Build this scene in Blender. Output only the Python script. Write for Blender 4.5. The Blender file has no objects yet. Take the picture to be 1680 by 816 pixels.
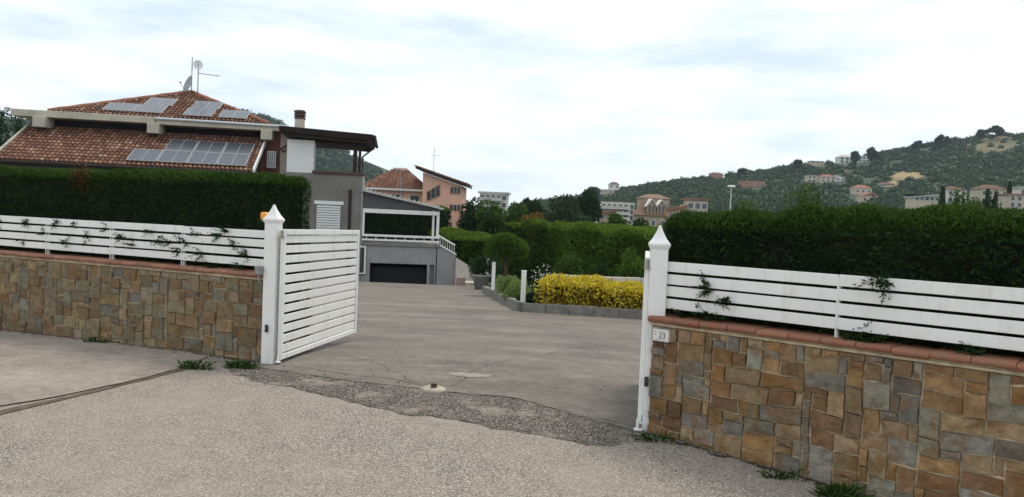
import bpy, bmesh, math, random
import numpy as np
from mathutils import Matrix, Vector
rnd = random.Random(7)
rng = np.random.default_rng(11)
C = bpy.context.scene.collection
sc = bpy.context.scene

# ------------------------------------------------------------------ camera
F_PX, PITCH, ROLL, EYE = 1260.0, math.radians(2.18), math.radians(2.4), 1.72
fw = np.array([0, math.cos(PITCH), -math.sin(PITCH)])
up0 = np.array([0, math.sin(PITCH), math.cos(PITCH)])
ri = math.cos(ROLL) * np.array([1, 0, 0]) + math.sin(ROLL) * up0
up = math.cos(ROLL) * up0 - math.sin(ROLL) * np.array([1, 0, 0])
cam_d = bpy.data.cameras.new('camera'); cam = bpy.data.objects.new('camera', cam_d); C.objects.link(cam)
cam_d.sensor_width = 36; cam_d.lens = 36 * F_PX / 1680; cam_d.clip_start = 0.05; cam_d.clip_end = 6000
m = Matrix.Identity(4)
for i in range(3):
    m[i][0], m[i][1], m[i][2] = ri[i], up[i], -fw[i]
m[2][3] = EYE
cam.matrix_world = m
sc.camera = cam

# ------------------------------------------------------------------ sky and sun (bright overcast)
SUN_EL, SUN_AZ = math.radians(58), math.radians(35)     # azimuth from +Y towards +X
w = bpy.data.worlds.new('World'); sc.world = w; w.use_nodes = True
nt = w.node_tree; nt.nodes.clear()
out = nt.nodes.new('ShaderNodeOutputWorld')
sky = nt.nodes.new('ShaderNodeTexSky'); sky.sky_type = 'NISHITA'; sky.sun_disc = False
sky.sun_elevation = SUN_EL; sky.sun_rotation = SUN_AZ; sky.dust_density = 2.0
bg1 = nt.nodes.new('ShaderNodeBackground'); bg1.inputs[1].default_value = 0.12
nt.links.new(sky.outputs[0], bg1.inputs[0])
tc = nt.nodes.new('ShaderNodeTexCoord'); mp = nt.nodes.new('ShaderNodeMapping')
mp.inputs['Scale'].default_value = (1.3, 1.3, 5.5); mp.inputs['Location'].default_value = (3.1, 0.4, 0.0)
nt.links.new(tc.outputs['Generated'], mp.inputs[0])
def wnoise(scale, detail, rough):
    n = nt.nodes.new('ShaderNodeTexNoise'); n.inputs['Scale'].default_value = scale
    n.inputs['Detail'].default_value = detail; n.inputs['Roughness'].default_value = rough
    nt.links.new(mp.outputs[0], n.inputs[0]); return n
n1 = wnoise(1.6, 6, .55); n2 = wnoise(3.3, 7, .55)
cov = nt.nodes.new('ShaderNodeValToRGB')
cov.color_ramp.elements[0].position = .28; cov.color_ramp.elements[0].color = (.86, .86, .86, 1)
cov.color_ramp.elements[1].position = .55; cov.color_ramp.elements[1].color = (1, 1, 1, 1)
nt.links.new(n1.outputs[0], cov.inputs[0])
tint = nt.nodes.new('ShaderNodeValToRGB')
tint.color_ramp.elements[0].position = .33; tint.color_ramp.elements[0].color = (.63, .735, .895, 1)
tint.color_ramp.elements[1].position = .54; tint.color_ramp.elements[1].color = (.90, .965, 1.0, 1)
nt.links.new(n2.outputs[0], tint.inputs[0])
bg2 = nt.nodes.new('ShaderNodeBackground'); bg2.inputs[1].default_value = 0.90
nt.links.new(tint.outputs[0], bg2.inputs[0])
mx = nt.nodes.new('ShaderNodeMixShader')
nt.links.new(cov.outputs[0], mx.inputs[0]); nt.links.new(bg1.outputs[0], mx.inputs[1]); nt.links.new(bg2.outputs[0], mx.inputs[2])
nt.links.new(mx.outputs[0], out.inputs[0])
sd = bpy.data.lights.new('sun', 'SUN'); sun = bpy.data.objects.new('sun', sd); C.objects.link(sun)
sd.energy = 1.5; sd.angle = math.radians(18); sd.color = (1.0, .92, .80)
sdir = Vector((math.sin(SUN_AZ) * math.cos(SUN_EL), math.cos(SUN_AZ) * math.cos(SUN_EL), math.sin(SUN_EL)))
sun.rotation_euler = sdir.to_track_quat('Z', 'Y').to_euler()
sc.view_settings.view_transform = 'Standard'; sc.view_settings.look = 'None'
sc.view_settings.exposure = 0.45; sc.view_settings.gamma = 1.0
sc.render.film_transparent = False
sc.cycles.use_denoising = True
sc.cycles.max_bounces = 6; sc.cycles.transparent_max_bounces = 8

# ------------------------------------------------------------------ helpers
def ray(px, py):
    return fw + (px - 840) / F_PX * ri - (py - 408) / F_PX * up
def at(px, py, Y):
    d = ray(px, py); return np.array([0, 0, EYE]) + d * (Y / d[1])
def project(P):
    q = np.asarray(P) - np.array([0, 0, EYE]); ww = q @ fw
    return 840 + F_PX * (q @ ri) / ww, 408 - F_PX * (q @ up) / ww

def tag(o, label=None, cat=None, group=None, kind=None):
    if label: o['label'] = label
    if cat: o['category'] = cat
    if group: o['group'] = group
    if kind: o['kind'] = kind
    return o
def thing(name, label, cat, loc=(0, 0, 0), rotz=0.0, group=None):
    o = bpy.data.objects.new(name, None); C.objects.link(o); o.empty_display_size = .1
    o.location = loc; o.rotation_euler = (0, 0, rotz)
    return tag(o, label, cat, group)
def link(name, me, mat=None, parent=None, smooth=False):
    o = bpy.data.objects.new(name, me); C.objects.link(o)
    if mat is not None and not me.materials: me.materials.append(mat)
    if parent is not None: o.parent = parent
    if smooth: me.polygons.foreach_set('use_smooth', [True] * len(me.polygons))
    return o

class MB:
    def __init__(s): s.v, s.f = [], []
    def add(s, vs, fs):
        n = len(s.v); s.v += [tuple(map(float, p)) for p in vs]; s.f += [tuple(i + n for i in f) for f in fs]; return s
    def box(s, x0, x1, y0, y1, z0, z1, rot=None):
        vs = [(x0, y0, z0), (x1, y0, z0), (x1, y1, z0), (x0, y1, z0), (x0, y0, z1), (x1, y0, z1), (x1, y1, z1), (x0, y1, z1)]
        if rot is not None: vs = [rot @ Vector(p) for p in vs]
        return s.add(vs, [(3, 2, 1, 0), (4, 5, 6, 7), (0, 1, 5, 4), (1, 2, 6, 5), (2, 3, 7, 6), (3, 0, 4, 7)])
    def bbox(s, x0, x1, y0, y1, z0, z1, b=.005):
        """box with chamfered edges"""
        bm = bmesh.new(); bmesh.ops.create_cube(bm, size=1)
        for v in bm.verts:
            v.co = Vector(((x0 + x1) / 2 + v.co.x * (x1 - x0), (y0 + y1) / 2 + v.co.y * (y1 - y0), (z0 + z1) / 2 + v.co.z * (z1 - z0)))
        bmesh.ops.bevel(bm, geom=bm.edges[:], offset=b, segments=1, affect='EDGES')
        bm.verts.index_update()
        s.add([v.co for v in bm.verts], [[v.index for v in f.verts] for f in bm.faces]); bm.free(); return s
    def hexa(s, bot, top):
        """8 points: bottom ring and top ring of 4"""
        return s.add(list(bot) + list(top), [(3, 2, 1, 0), (4, 5, 6, 7), (0, 1, 5, 4), (1, 2, 6, 5), (2, 3, 7, 6), (3, 0, 4, 7)])
    def prism(s, poly, vec):
        n = len(poly); vec = Vector(vec)
        vs = [Vector(p) for p in poly] + [Vector(p) + vec for p in poly]
        fs = [tuple(range(n))[::-1], tuple(range(n, 2 * n))] + [(i, (i + 1) % n, n + (i + 1) % n, n + i) for i in range(n)]
        return s.add(vs, fs)
    def tube(s, pts, rad, n=8, cap=True):
        pts = [Vector(p) for p in pts]; rads = rad if hasattr(rad, '__len__') else [rad] * len(pts)
        base = len(s.v); rings = []
        for i, p in enumerate(pts):
            d = (pts[min(i + 1, len(pts) - 1)] - pts[max(i - 1, 0)]).normalized()
            a = d.cross(Vector((0, 0, 1)) if abs(d.z) < .9 else Vector((1, 0, 0))).normalized(); b = d.cross(a)
            for k in range(n):
                t = 2 * math.pi * k / n
                s.v.append(tuple(p + (a * math.cos(t) + b * math.sin(t)) * rads[i]))
        for i in range(len(pts) - 1):
            for k in range(n):
                s.f.append((base + i * n + k, base + i * n + (k + 1) % n, base + (i + 1) * n + (k + 1) % n, base + (i + 1) * n + k))
        if cap:
            s.f.append(tuple(base + k for k in range(n))); s.f.append(tuple(base + (len(pts) - 1) * n + k for k in range(n))[::-1])
        return s
    def lathe(s, prof, n=16, c=(0, 0, 0)):
        base = len(s.v)
        for r, z in prof:
            for k in range(n):
                t = 2 * math.pi * k / n; s.v.append((c[0] + r * math.cos(t), c[1] + r * math.sin(t), c[2] + z))
        for i in range(len(prof) - 1):
            for k in range(n):
                s.f.append((base + i * n + k, base + i * n + (k + 1) % n, base + (i + 1) * n + (k + 1) % n, base + (i + 1) * n + k))
        return s
    def mesh(s, name):
        me = bpy.data.meshes.new(name); me.from_pydata(s.v, [], s.f); me.update()
        bm = bmesh.new(); bm.from_mesh(me); bmesh.ops.recalc_face_normals(bm, faces=bm.faces); bm.to_mesh(me); bm.free()
        return me
    def build(s, name, mat, parent=None, smooth=False):
        return link(name, s.mesh(name), mat, parent, smooth)

def fast_mesh(name, V, quads):
    me = bpy.data.meshes.new(name)
    V = np.ascontiguousarray(V, dtype=np.float32); quads = np.ascontiguousarray(quads, dtype=np.int32)
    k = quads.shape[1]
    me.vertices.add(len(V)); me.vertices.foreach_set('co', V.ravel())
    me.loops.add(quads.size); me.loops.foreach_set('vertex_index', quads.ravel())
    me.polygons.add(len(quads)); me.polygons.foreach_set('loop_start', np.arange(0, quads.size, k, dtype=np.int32))
    me.update(calc_edges=True); me.validate()
    return me
def unit(a): return a / (np.linalg.norm(a, axis=1, keepdims=True) + 1e-9)
def cards(cen, dirs, L, W, bend=.0):
    """rhombic leaves: base, side, tip, side"""
    n = len(cen); dirs = unit(dirs)
    side = unit(np.cross(dirs, rng.normal(size=(n, 3))))
    nor = np.cross(dirs, side)
    L = np.broadcast_to(L, (n,))[:, None]; W = np.broadcast_to(W, (n,))[:, None]
    V = np.empty((n, 4, 3))
    V[:, 0] = cen - dirs * L * .5
    V[:, 1] = cen + side * W * .5 + nor * L * bend
    V[:, 2] = cen + dirs * L * .5
    V[:, 3] = cen - side * W * .5 + nor * L * bend
    return V.reshape(-1, 3)
def quads_for(n): return np.arange(n * 4, dtype=np.int32).reshape(n, 4)
class Wob:
    """cheap smooth noise from sines"""
    def __init__(s, seed, k=7, fmin=.6, fmax=5):
        r = np.random.default_rng(seed); f = r.uniform(fmin, fmax, k)
        d = r.normal(size=(k, 3)); d /= np.linalg.norm(d, axis=1, keepdims=True)
        s.k = d * f[:, None] * 2; s.p = r.uniform(0, 6.28, k); s.a = 1 / np.sqrt(f); s.a /= s.a.sum()
    def __call__(s, P): return (np.sin(P @ s.k.T + s.p) * s.a).sum(1)

# ------------------------------------------------------------------ materials
def nodes(mat): return mat.node_tree.nodes, mat.node_tree.links
def new_mat(name, rough=.8, spec=.3):
    mt = bpy.data.materials.new(name); mt.use_nodes = True
    b = mt.node_tree.nodes['Principled BSDF']; b.inputs['Roughness'].default_value = rough
    b.inputs['Specular IOR Level'].default_value = spec
    return mt, b
def rgb(c): return (c[0], c[1], c[2], 1)
def coord(mt, kind='Object', scale=1.0):
    N, Lk = nodes(mt); t = N.new('ShaderNodeTexCoord')
    if scale == 1.0: return t.outputs[kind]
    mpp = N.new('ShaderNodeMapping'); mpp.inputs['Scale'].default_value = (scale,) * 3 if not hasattr(scale, '__len__') else scale
    Lk.new(t.outputs[kind], mpp.inputs[0]); return mpp.outputs[0]
def noise(mt, vec, scale, detail=4, rough=.55):
    N, Lk = nodes(mt); n = N.new('ShaderNodeTexNoise'); n.inputs['Scale'].default_value = scale
    n.inputs['Detail'].default_value = detail; n.inputs['Roughness'].default_value = rough
    Lk.new(vec, n.inputs['Vector']); return n.outputs[0]
def ramp(mt, fac, stops):
    N, Lk = nodes(mt); r = N.new('ShaderNodeValToRGB'); e = r.color_ramp.elements
    while len(e) < len(stops): e.new(.5)
    for q, (p, c) in zip(e, stops):
        q.position = p; q.color = rgb(c) if hasattr(c, '__len__') else (c, c, c, 1)
    Lk.new(fac, r.inputs[0]); return r.outputs[0]
def mix(mt, fac, a, b, mode='MIX'):
    N, Lk = nodes(mt); n = N.new('ShaderNodeMix'); n.data_type = 'RGBA'; n.blend_type = mode
    for sock, val in ((n.inputs[0], fac), (n.inputs[6], a), (n.inputs[7], b)):
        if hasattr(val, 'is_output'): Lk.new(val, sock)
        elif hasattr(val, '__len__'): sock.default_value = rgb(val)
        else: sock.default_value = val
    return n.outputs[2]
def bump(mt, b, h, strength=.3, dist=.01):
    N, Lk = nodes(mt); n = N.new('ShaderNodeBump'); n.inputs['Strength'].default_value = strength
    n.inputs['Distance'].default_value = dist; Lk.new(h, n.inputs['Height']); Lk.new(n.outputs[0], b.inputs['Normal'])
def col(mt, b, c): nodes(mt)[1].new(c, b.inputs['Base Color'])
def plain(name, c, rough=.6, var=.12, scale=3.0, spec=.3, bmp=0, metal=0, dirt=None):
    mt, b = new_mat(name, rough, spec); b.inputs['Metallic'].default_value = metal
    v = coord(mt, 'Object'); n = noise(mt, v, scale, 6, .6)
    lo = [x * (1 - var) for x in c]; hi = [min(1, x * (1 + var)) for x in c]
    cc = ramp(mt, n, [(.3, lo), (.7, hi)])
    if dirt is not None:
        n2 = noise(mt, coord(mt, 'Object', (6, 6, 1.2)), 1.6, 6, .65)
        cc = mix(mt, ramp(mt, n2, [(.52, 0.0), (.75, .55)]), cc, dirt)
    col(mt, b, cc)
    if bmp: bump(mt, b, noise(mt, v, 60, 3), bmp, .004)
    return mt
def leafmat(name, lo, hi, tip=None, clump=1.2, trans=.3, rough=.55, tipamt=.82):
    mt, b = new_mat(name, rough, .06); N, Lk = nodes(mt)
    g = N.new('ShaderNodeNewGeometry')
    n = noise(mt, coord(mt, 'Object'), clump, 3, .5)
    c1 = ramp(mt, n, [(.35, lo), (.68, hi)])
    mid = [(x + y) / 2 for x, y in zip(lo, hi)]
    stops = [(0, [x * .75 for x in lo]), (.5, mid), (tipamt, hi)] + ([(1, tip)] if tip else [(1, [min(1, x * 1.25) for x in hi])])
    c2 = ramp(mt, g.outputs['Random Per Island'], stops)
    c = mix(mt, .55, c1, c2); Lk.new(c, b.inputs['Base Color'])
    tr = N.new('ShaderNodeBsdfTranslucent'); Lk.new(c, tr.inputs[0])
    ms = N.new('ShaderNodeMixShader'); ms.inputs[0].default_value = trans
    o = N['Material Output']; Lk.new(b.outputs[0], ms.inputs[1]); Lk.new(tr.outputs[0], ms.inputs[2]); Lk.new(ms.outputs[0], o.inputs[0])
    return mt

M = {}
# chipped aggregate of the road
def aggregate(name, tones, cell, blotch, dark=.35, bstr=.6, bsc=.55, bth=(.38, .66)):
    mt, b = new_mat(name, .92, .2); N, Lk = nodes(mt); v = coord(mt, 'Object')
    vo = N.new('ShaderNodeTexVoronoi'); vo.inputs['Scale'].default_value = cell; Lk.new(v, vo.inputs['Vector'])
    sep = N.new('ShaderNodeSeparateColor'); Lk.new(vo.outputs['Color'], sep.inputs[0])
    c = ramp(mt, sep.outputs[0], [(0, tones[0]), (.35, tones[1]), (.7, tones[2]), (1, tones[3])])
    gap = ramp(mt, vo.outputs['Distance'], [(.45, 0.0), (.8, dark)])
    c = mix(mt, gap, c, [x * .35 for x in tones[0]])
    big = noise(mt, v, bsc, 6, .62); c = mix(mt, ramp(mt, big, [(bth[0], 0.0), (bth[1], .75)]), c, blotch)
    med = noise(mt, v, 4.5, 5, .65); c = mix(mt, .5, c, ramp(mt, med, [(.3, .42), (.7, .62)]), 'OVERLAY')
    fine = noise(mt, v, 55, 3, .6); c = mix(mt, .35, c, ramp(mt, fine, [(.35, .25), (.65, .75)]), 'OVERLAY')
    col(mt, b, c); bump(mt, b, vo.outputs['Distance'], bstr, -.006); return mt
M['road'] = aggregate('road_aggregate', [(.115, .096, .079), (.272, .229, .189), (.36, .308, .258), (.55, .492, .435)], 105, (.305, .257, .212), .75, .8)
M['strip'] = aggregate('dark_asphalt', [(.036, .029, .023), (.098, .081, .066), (.155, .131, .108), (.34, .30, .26)], 70, (.27, .225, .178), .7, .9, 2.3, (.53, .64))
def slab(name, base, stain, light, streak=(1, 1, 1), crackscale=None):
    mt, b = new_mat(name, .88, .25); v = coord(mt, 'Object')
    n0 = noise(mt, coord(mt, 'Object', streak), .8, 7, .62); n1 = noise(mt, coord(mt, 'Object', streak), 2.4, 12, .8)
    c = mix(mt, ramp(mt, n0, [(.36, 0.0), (.62, .8)]), base, stain)
    c = mix(mt, ramp(mt, n1, [(.54, 0.0), (.74, .85)]), c, light)
    f = noise(mt, v, 70, 4, .7); c = mix(mt, .5, c, ramp(mt, f, [(.3, .3), (.7, .7)]), 'OVERLAY')
    g = noise(mt, v, 9, 5, .7); c = mix(mt, .6, c, ramp(mt, g, [(.3, .32), (.7, .68)]), 'OVERLAY')
    k = noise(mt, v, 1.3, 8, .7); c = mix(mt, .6, c, ramp(mt, k, [(.32, .34), (.68, .66)]), 'OVERLAY')
    col(mt, b, c); bump(mt, b, f, .35, .004); return mt
M['drive'] = slab('driveway_concrete', (.19, .163, .137), (.115, .097, .08), (.295, .256, .216), (.40, 1.5, 1))
M['pavement'] = slab('pavement_concrete', (.295, .246, .206), (.245, .203, .168), (.345, .29, .245))
M['soil'] = plain('soil', (.10, .075, .05), .95, .4, 8)
M['ground'] = slab('ground_grass', (.055, .085, .03), (.09, .085, .045), (.045, .07, .025))
M['hill'] = slab('hill_scrub', (.030, .052, .022), (.04, .06, .026), (.028, .045, .018), (.05, .05, .05))
M['field'] = plain('dry_field', (.26, .19, .085), .95, .35, .08)
def stone_mat():
    mt, b = new_mat('wall_stone', .85, .25); N, Lk = nodes(mt); oi = N.new('ShaderNodeObjectInfo'); v = coord(mt, 'Object')
    mo = N.new('ShaderNodeMapping'); cx = N.new('ShaderNodeCombineXYZ'); mlt = N.new('ShaderNodeMath'); mlt.operation = 'MULTIPLY'; mlt.inputs[1].default_value = 37
    Lk.new(oi.outputs['Random'], mlt.inputs[0]); Lk.new(mlt.outputs[0], cx.inputs[0]); Lk.new(cx.outputs[0], mo.inputs['Location']); Lk.new(v, mo.inputs[0])
    n = noise(mt, mo.outputs[0], 9, 7, .65); n2 = noise(mt, mo.outputs[0], 30, 6, .7)
    c = mix(mt, .9, oi.outputs['Color'], ramp(mt, n, [(.25, .25), (.5, .5), (.75, .72)]), 'OVERLAY')
    n3 = noise(mt, mo.outputs[0], 4.0, 5, .65)
    c = mix(mt, ramp(mt, n3, [(.50, 0.0), (.60, .62)]), c, (.20, .095, .03))      # rusty iron staining
    c = mix(mt, .6, c, ramp(mt, n2, [(.3, .3), (.7, .68)]), 'OVERLAY')
    col(mt, b, c); bump(mt, b, n2, 1.0, .014); return mt
M['stone'] = stone_mat()
M['mortar'] = plain('mortar', (.47, .375, .25), .95, .35, 9, bmp=.8, dirt=(.24, .19, .13))
def terracotta(name, c0, c1, dirt, amt):
    mt, b = new_mat(name, .8, .25); N, Lk = nodes(mt); oi = N.new('ShaderNodeObjectInfo'); v = coord(mt, 'Object')
    c = ramp(mt, oi.outputs['Random'], [(0, c0), (1, c1)])
    n = noise(mt, v, 11, 7, .7); c = mix(mt, ramp(mt, n, [(.42, 0.0), (.66, amt)]), c, dirt)
    f = noise(mt, v, 60, 4); c = mix(mt, .4, c, ramp(mt, f, [(.3, .32), (.7, .68)]), 'OVERLAY')
    col(mt, b, c); bump(mt, b, f, .5, .004); return mt
M['coping_r'] = terracotta('coping_terracotta', (.25, .095, .055), (.31, .13, .075), (.19, .13, .085), .7)
M['coping_l'] = terracotta('coping_terracotta_weathered', (.30, .125, .075), (.38, .175, .105), (.13, .10, .075), .65)
M['white'] = plain('white_paint', (.80, .785, .75), .42, .05, 2.0, spec=.45, dirt=(.52, .48, .41))
M['tile_white'] = plain('ceramic_white', (.72, .70, .66), .25, .05, 5)
M['ink'] = plain('dark_print', (.06, .05, .045), .5)
M['black'] = plain('black_plastic', (.02, .02, .02), .35, spec=.5)
M['metal'] = plain('grey_metal', (.30, .30, .29), .4, .2, 10, metal=.7)
M['greybox'] = plain('grey_plastic', (.23, .23, .23), .5)
M['amber'] = plain('amber_lens', (.85, .33, .02), .2, .05, spec=.6)
M['kerb'] = plain('kerb_concrete', (.20, .19, .165), .9, .35, 4, bmp=.5, dirt=(.09, .09, .07))
M['concrete_pale'] = plain('pale_concrete', (.55, .50, .43), .9, .15, 3, bmp=.3)
M['house_grey'] = plain('grey_render', (.20, .185, .165), .9, .22, .9, dirt=(.13, .12, .105))
M['house_lightgrey'] = plain('light_grey_render', (.29, .285, .28), .9, .12, .9, dirt=(.19, .18, .175))
M['house_dark'] = plain('dark_grey_render_and_shade', (.10, .10, .105), .9, .15, 1)
M['house_beige'] = plain('beige_render', (.50, .44, .36), .9, .1, 1)
M['house_red'] = plain('brick_red_render', (.20, .085, .06), .9, .2, 2)
M['cream'] = plain('cream_concrete', (.46, .42, .34), .85, .15, 1.2, dirt=(.24, .21, .17))
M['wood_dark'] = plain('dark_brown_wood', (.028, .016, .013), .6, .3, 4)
M['ledge'] = plain('brown_ledge', (.085, .05, .042), .6, .2, 3)
M['panel_white'] = plain('white_sheet_panel', (.72, .72, .70), .6, .04, 1)
M['void'] = plain('dark_opening', (.018, .018, .02), .9)
M['shutter'] = plain('white_shutter', (.68, .68, .67), .5, .05)
M['pv'] = plain('photovoltaic_glass', (.05, .055, .07), .22, .1, 2, spec=.7)
M['pvframe'] = plain('aluminium_frame', (.55, .56, .57), .4, .05, metal=.4)
M['dish'] = plain('dish_grey', (.30, .32, .33), .5, .15, 3)
M['salmon'] = plain('salmon_render', (.70, .40, .29), .9, .1, .6)
M['far_white'] = plain('far_white_render', (.62, .60, .56), .9, .1, .2)
M['far_tan'] = plain('far_tan_render', (.40, .30, .21), .9, .15, .2)
M['far_beige'] = plain('far_beige_render', (.52, .44, .33), .9, .12, .2)
M['far_roof'] = plain('far_roof_tile', (.28, .125, .075), .9, .3, .9)
M['far_roof2'] = plain('far_roof_brown', (.13, .075, .05), .9, .3, .9)
M['far_roofw'] = plain('far_roof_pale', (.50, .47, .42), .9, .12, .3)
M['far_terra'] = plain('far_terracotta_render', (.36, .17, .105), .9, .15, .3)
M['glass'] = plain('window_glass', (.035, .04, .045), .12, .2, spec=.8)
def tile_mat():
    mt, b = new_mat('roof_tile', .85, .2); N, Lk = nodes(mt); g = N.new('ShaderNodeNewGeometry'); v = coord(mt, 'Object')
    c = ramp(mt, g.outputs['Random Per Island'], [(0, (.11, .05, .033)), (.3, (.165, .075, .046)), (.62, (.215, .10, .062)), (.86, (.27, .145, .095)), (1, (.33, .22, .155))])
    n = noise(mt, v, .9, 6, .65); c = mix(mt, ramp(mt, n, [(.45, 0.0), (.7, .7)]), c, (.14, .075, .05))
    col(mt, b, c); return mt
M['tile'] = tile_mat()
M['bark'] = plain('bark', (.085, .062, .045), .95, .3, 9, bmp=.8)
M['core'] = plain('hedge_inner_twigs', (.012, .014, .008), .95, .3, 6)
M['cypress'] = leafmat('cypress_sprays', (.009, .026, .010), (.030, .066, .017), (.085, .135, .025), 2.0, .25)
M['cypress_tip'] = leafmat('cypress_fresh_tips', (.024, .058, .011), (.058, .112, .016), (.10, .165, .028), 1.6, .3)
M['brown_spray'] = leafmat('dry_sprays', (.06, .035, .015), (.12, .065, .025), None, 3, .2)
M['laurel'] = leafmat('laurel_leaves', (.034, .085, .011), (.115, .205, .024), (.19, .28, .055), .7, .38)
M['lime'] = leafmat('young_laurel_leaves', (.07, .13, .018), (.15, .24, .03), (.24, .33, .07), .7, .4)
M['darkleaf'] = leafmat('dark_leaves', (.014, .034, .014), (.036, .072, .022), (.07, .11, .03), .5, .25)
M['olive'] = leafmat('olive_leaves', (.03, .052, .026), (.066, .098, .045), (.10, .13, .065), .5, .25)
M['midleaf'] = leafmat('mid_leaves', (.03, .066, .014), (.08, .14, .026), (.14, .205, .045), .4, .35)
M['golden'] = leafmat('golden_leaves', (.40, .31, .03), (.80, .65, .05), (.90, .80, .20), 2.2, .38, tipamt=.7)
M['golden_in'] = leafmat('variegated_leaves', (.15, .11, .025), (.34, .235, .045), (.62, .48, .13), 5, .25)
M['palegreen'] = leafmat('pale_green_leaves', (.13, .20, .05), (.26, .34, .11), (.38, .44, .19), 2, .3)
M['bluegreen'] = leafmat('blue_green_needles', (.028, .062, .042), (.055, .10, .065), None, 2, .2)
M['strap'] = leafmat('strap_leaves', (.025, .055, .015), (.06, .11, .025), (.12, .17, .04), 2, .3)
M['rustleaf'] = leafmat('rust_leaves', (.10, .07, .015), (.26, .15, .03), (.34, .22, .06), 2, .3)
M['petal'] = plain('white_petals', (.75, .72, .70), .7, .1)
M['weed'] = leafmat('weed_leaves', (.028, .062, .014), (.065, .12, .026), (.13, .17, .05), 6, .3)
M['far'] = leafmat('far_foliage', (.013, .036, .014), (.028, .062, .020), (.038, .075, .024), .03, .15)
M['pebble'] = plain('pebbles', (.36, .33, .30), .9, .5, 30)

# ------------------------------------------------------------------ terrain
hx = np.array([-60, 0, 12.7, 45.7, 74, 102, 135, 168, 215, 248, 285, 327, 374, 393, 480, 700, 1500.])
hz = np.array([-9, 4, 12.0, 19.5, 25.5, 32, 37.5, 42.5, 51, 56, 64.5, 74, 83, 83, 100, 110, 90.])
lx = np.array([-2500, -1200, -603, -430, -390, -308, -281, -232, -204, -171, -103, -30, 40.])
lz = np.array([80, 92, 84, 80, 88, 104, 99, 72, 70, 50, 28, 4, -9.])
def sstep(a, b, x):
    t = np.clip((x - a) / (b - a), 0, 1); return t * t * (3 - 2 * t)
def T(x, y):
    x = np.asarray(x, float); y = np.asarray(y, float)
    z = -0.055 * np.clip(x, 0, 6) * (1 - sstep(9, 14, y))
    z = z - .056 * np.clip(y - 9, 0, 27)                                  # drive falls towards the house
    court = 1.55 * sstep(36, 38.6, y) * (1 - sstep(-3.5, -1.2, x)) * sstep(-30, -27, x)
    z = z - court
    z = z - .055 * np.clip(y - 36, 0, 26) * sstep(-4, 0, x)
    z = z - 5.0 * sstep(60, 170, y)
    zr = np.interp(x, hx, hz); t = np.clip((y - 170) / 430, 0, 1); fall = 1 - .5 * sstep(600, 1100, y)
    z = z + np.clip(zr + 8, 0, None) * (.25 * t + .75 * t ** 1.25) * fall
    zl = np.interp(x, lx, lz); t2 = sstep(300, 900, y); z = z + np.clip(zl + 8, 0, None) * t2
    return z
def lines(lo, hi, near0, near1, step, grow):
    a = list(np.arange(near0, near1 + 1e-6, step)); s = step; x = near1
    while x < hi: s *= grow; x += s; a.append(min(x, hi))
    s = step; x = near0
    while x > lo: s *= grow; x -= s; a.insert(0, max(x, lo))
    return np.array(a)
gx = lines(-2600, 2600, -14, 10, .75, 1.09); gy = lines(-60, 2600, 0, 48, .75, 1.045)
GX, GY = np.meshgrid(gx, gy)
GZ = T(GX, GY) - .05
V = np.stack([GX, GY, GZ], -1).reshape(-1, 3)
ii = np.arange(len(gx) * len(gy)).reshape(len(gy), len(gx))
Q = np.stack([ii[:-1, :-1], ii[:-1, 1:], ii[1:, 1:], ii[1:, :-1]], -1).reshape(-1, 4)
far_mask = GY[:-1, :-1].reshape(-1) > 60
me = fast_mesh('ground', V, Q); me.materials.append(M['ground']); me.materials.append(M['hill'])
me.polygons.foreach_set('material_index', far_mask.astype(np.int32))
tag(link('ground', me, smooth=True), kind='structure')

def sheet(name, poly, off, mat, step=.6, parent=None, kind='structure'):
    bm = bmesh.new(); f = bm.faces.new([bm.verts.new((x, y, 0)) for x, y in poly])
    if f.normal.z < 0: bmesh.ops.reverse_faces(bm, faces=[f])
    xs = [p[0] for p in poly]; ys = [p[1] for p in poly]
    for ax, lo, hi in ((0, min(xs), max(xs)), (1, min(ys), max(ys))):
        for c in np.arange(math.ceil(lo / step) * step, hi, step):
            co = (c, 0, 0) if ax == 0 else (0, c, 0); no = (1, 0, 0) if ax == 0 else (0, 1, 0)
            bmesh.ops.bisect_plane(bm, geom=bm.verts[:] + bm.edges[:] + bm.faces[:], plane_co=co, plane_no=no)
    for v in bm.verts: v.co.z = float(T(v.co.x, v.co.y)) + off
    bmesh.ops.recalc_face_normals(bm, faces=bm.faces)
    for f in bm.faces:
        if f.normal.z < 0: f.normal_flip()
    me = bpy.data.meshes.new(name); bm.to_mesh(me); bm.free()
    o = link(name, me, mat, parent)
    if parent is None: tag(o, kind=kind)
    return o
def rough_line(pts, step, amp, seed):
    r = random.Random(seed); res = []
    for (x0, y0), (x1, y1) in zip(pts[:-1], pts[1:]):
        n = max(1, int(math.hypot(x1 - x0, y1 - y0) / step))
        for k in range(n):
            t = k / n; res.append((x0 + (x1 - x0) * t + r.uniform(-amp, amp), y0 + (y1 - y0) * t + r.uniform(-amp, amp)))
    res.append(pts[-1]); return res

# wall lines
LA, LD = np.array([-2.74, 8.53]), np.array([-.9137, .4063]); LN = np.array([.4063, .9137])
RA, RD = np.array([1.24, 6.57]), np.array([.756, -.654]); RN = np.array([.654, .756])
def along(A, D, N, s, b=0.0): p = A + D * s + N * b; return float(p[0]), float(p[1])

sheet('road', [(-30, -20), (30, -20), (30, 4.0)] + [along(RA, RD, RN, 5.2, .1), along(RA, RD, RN, -.15, .1), (1.0, 7.2), (-2.6, 9.0), along(LA, LD, LN, 0, .12), along(LA, LD, LN, 9, .12), (-30, 20)], 0.0, M['road'], 1.0)
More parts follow.
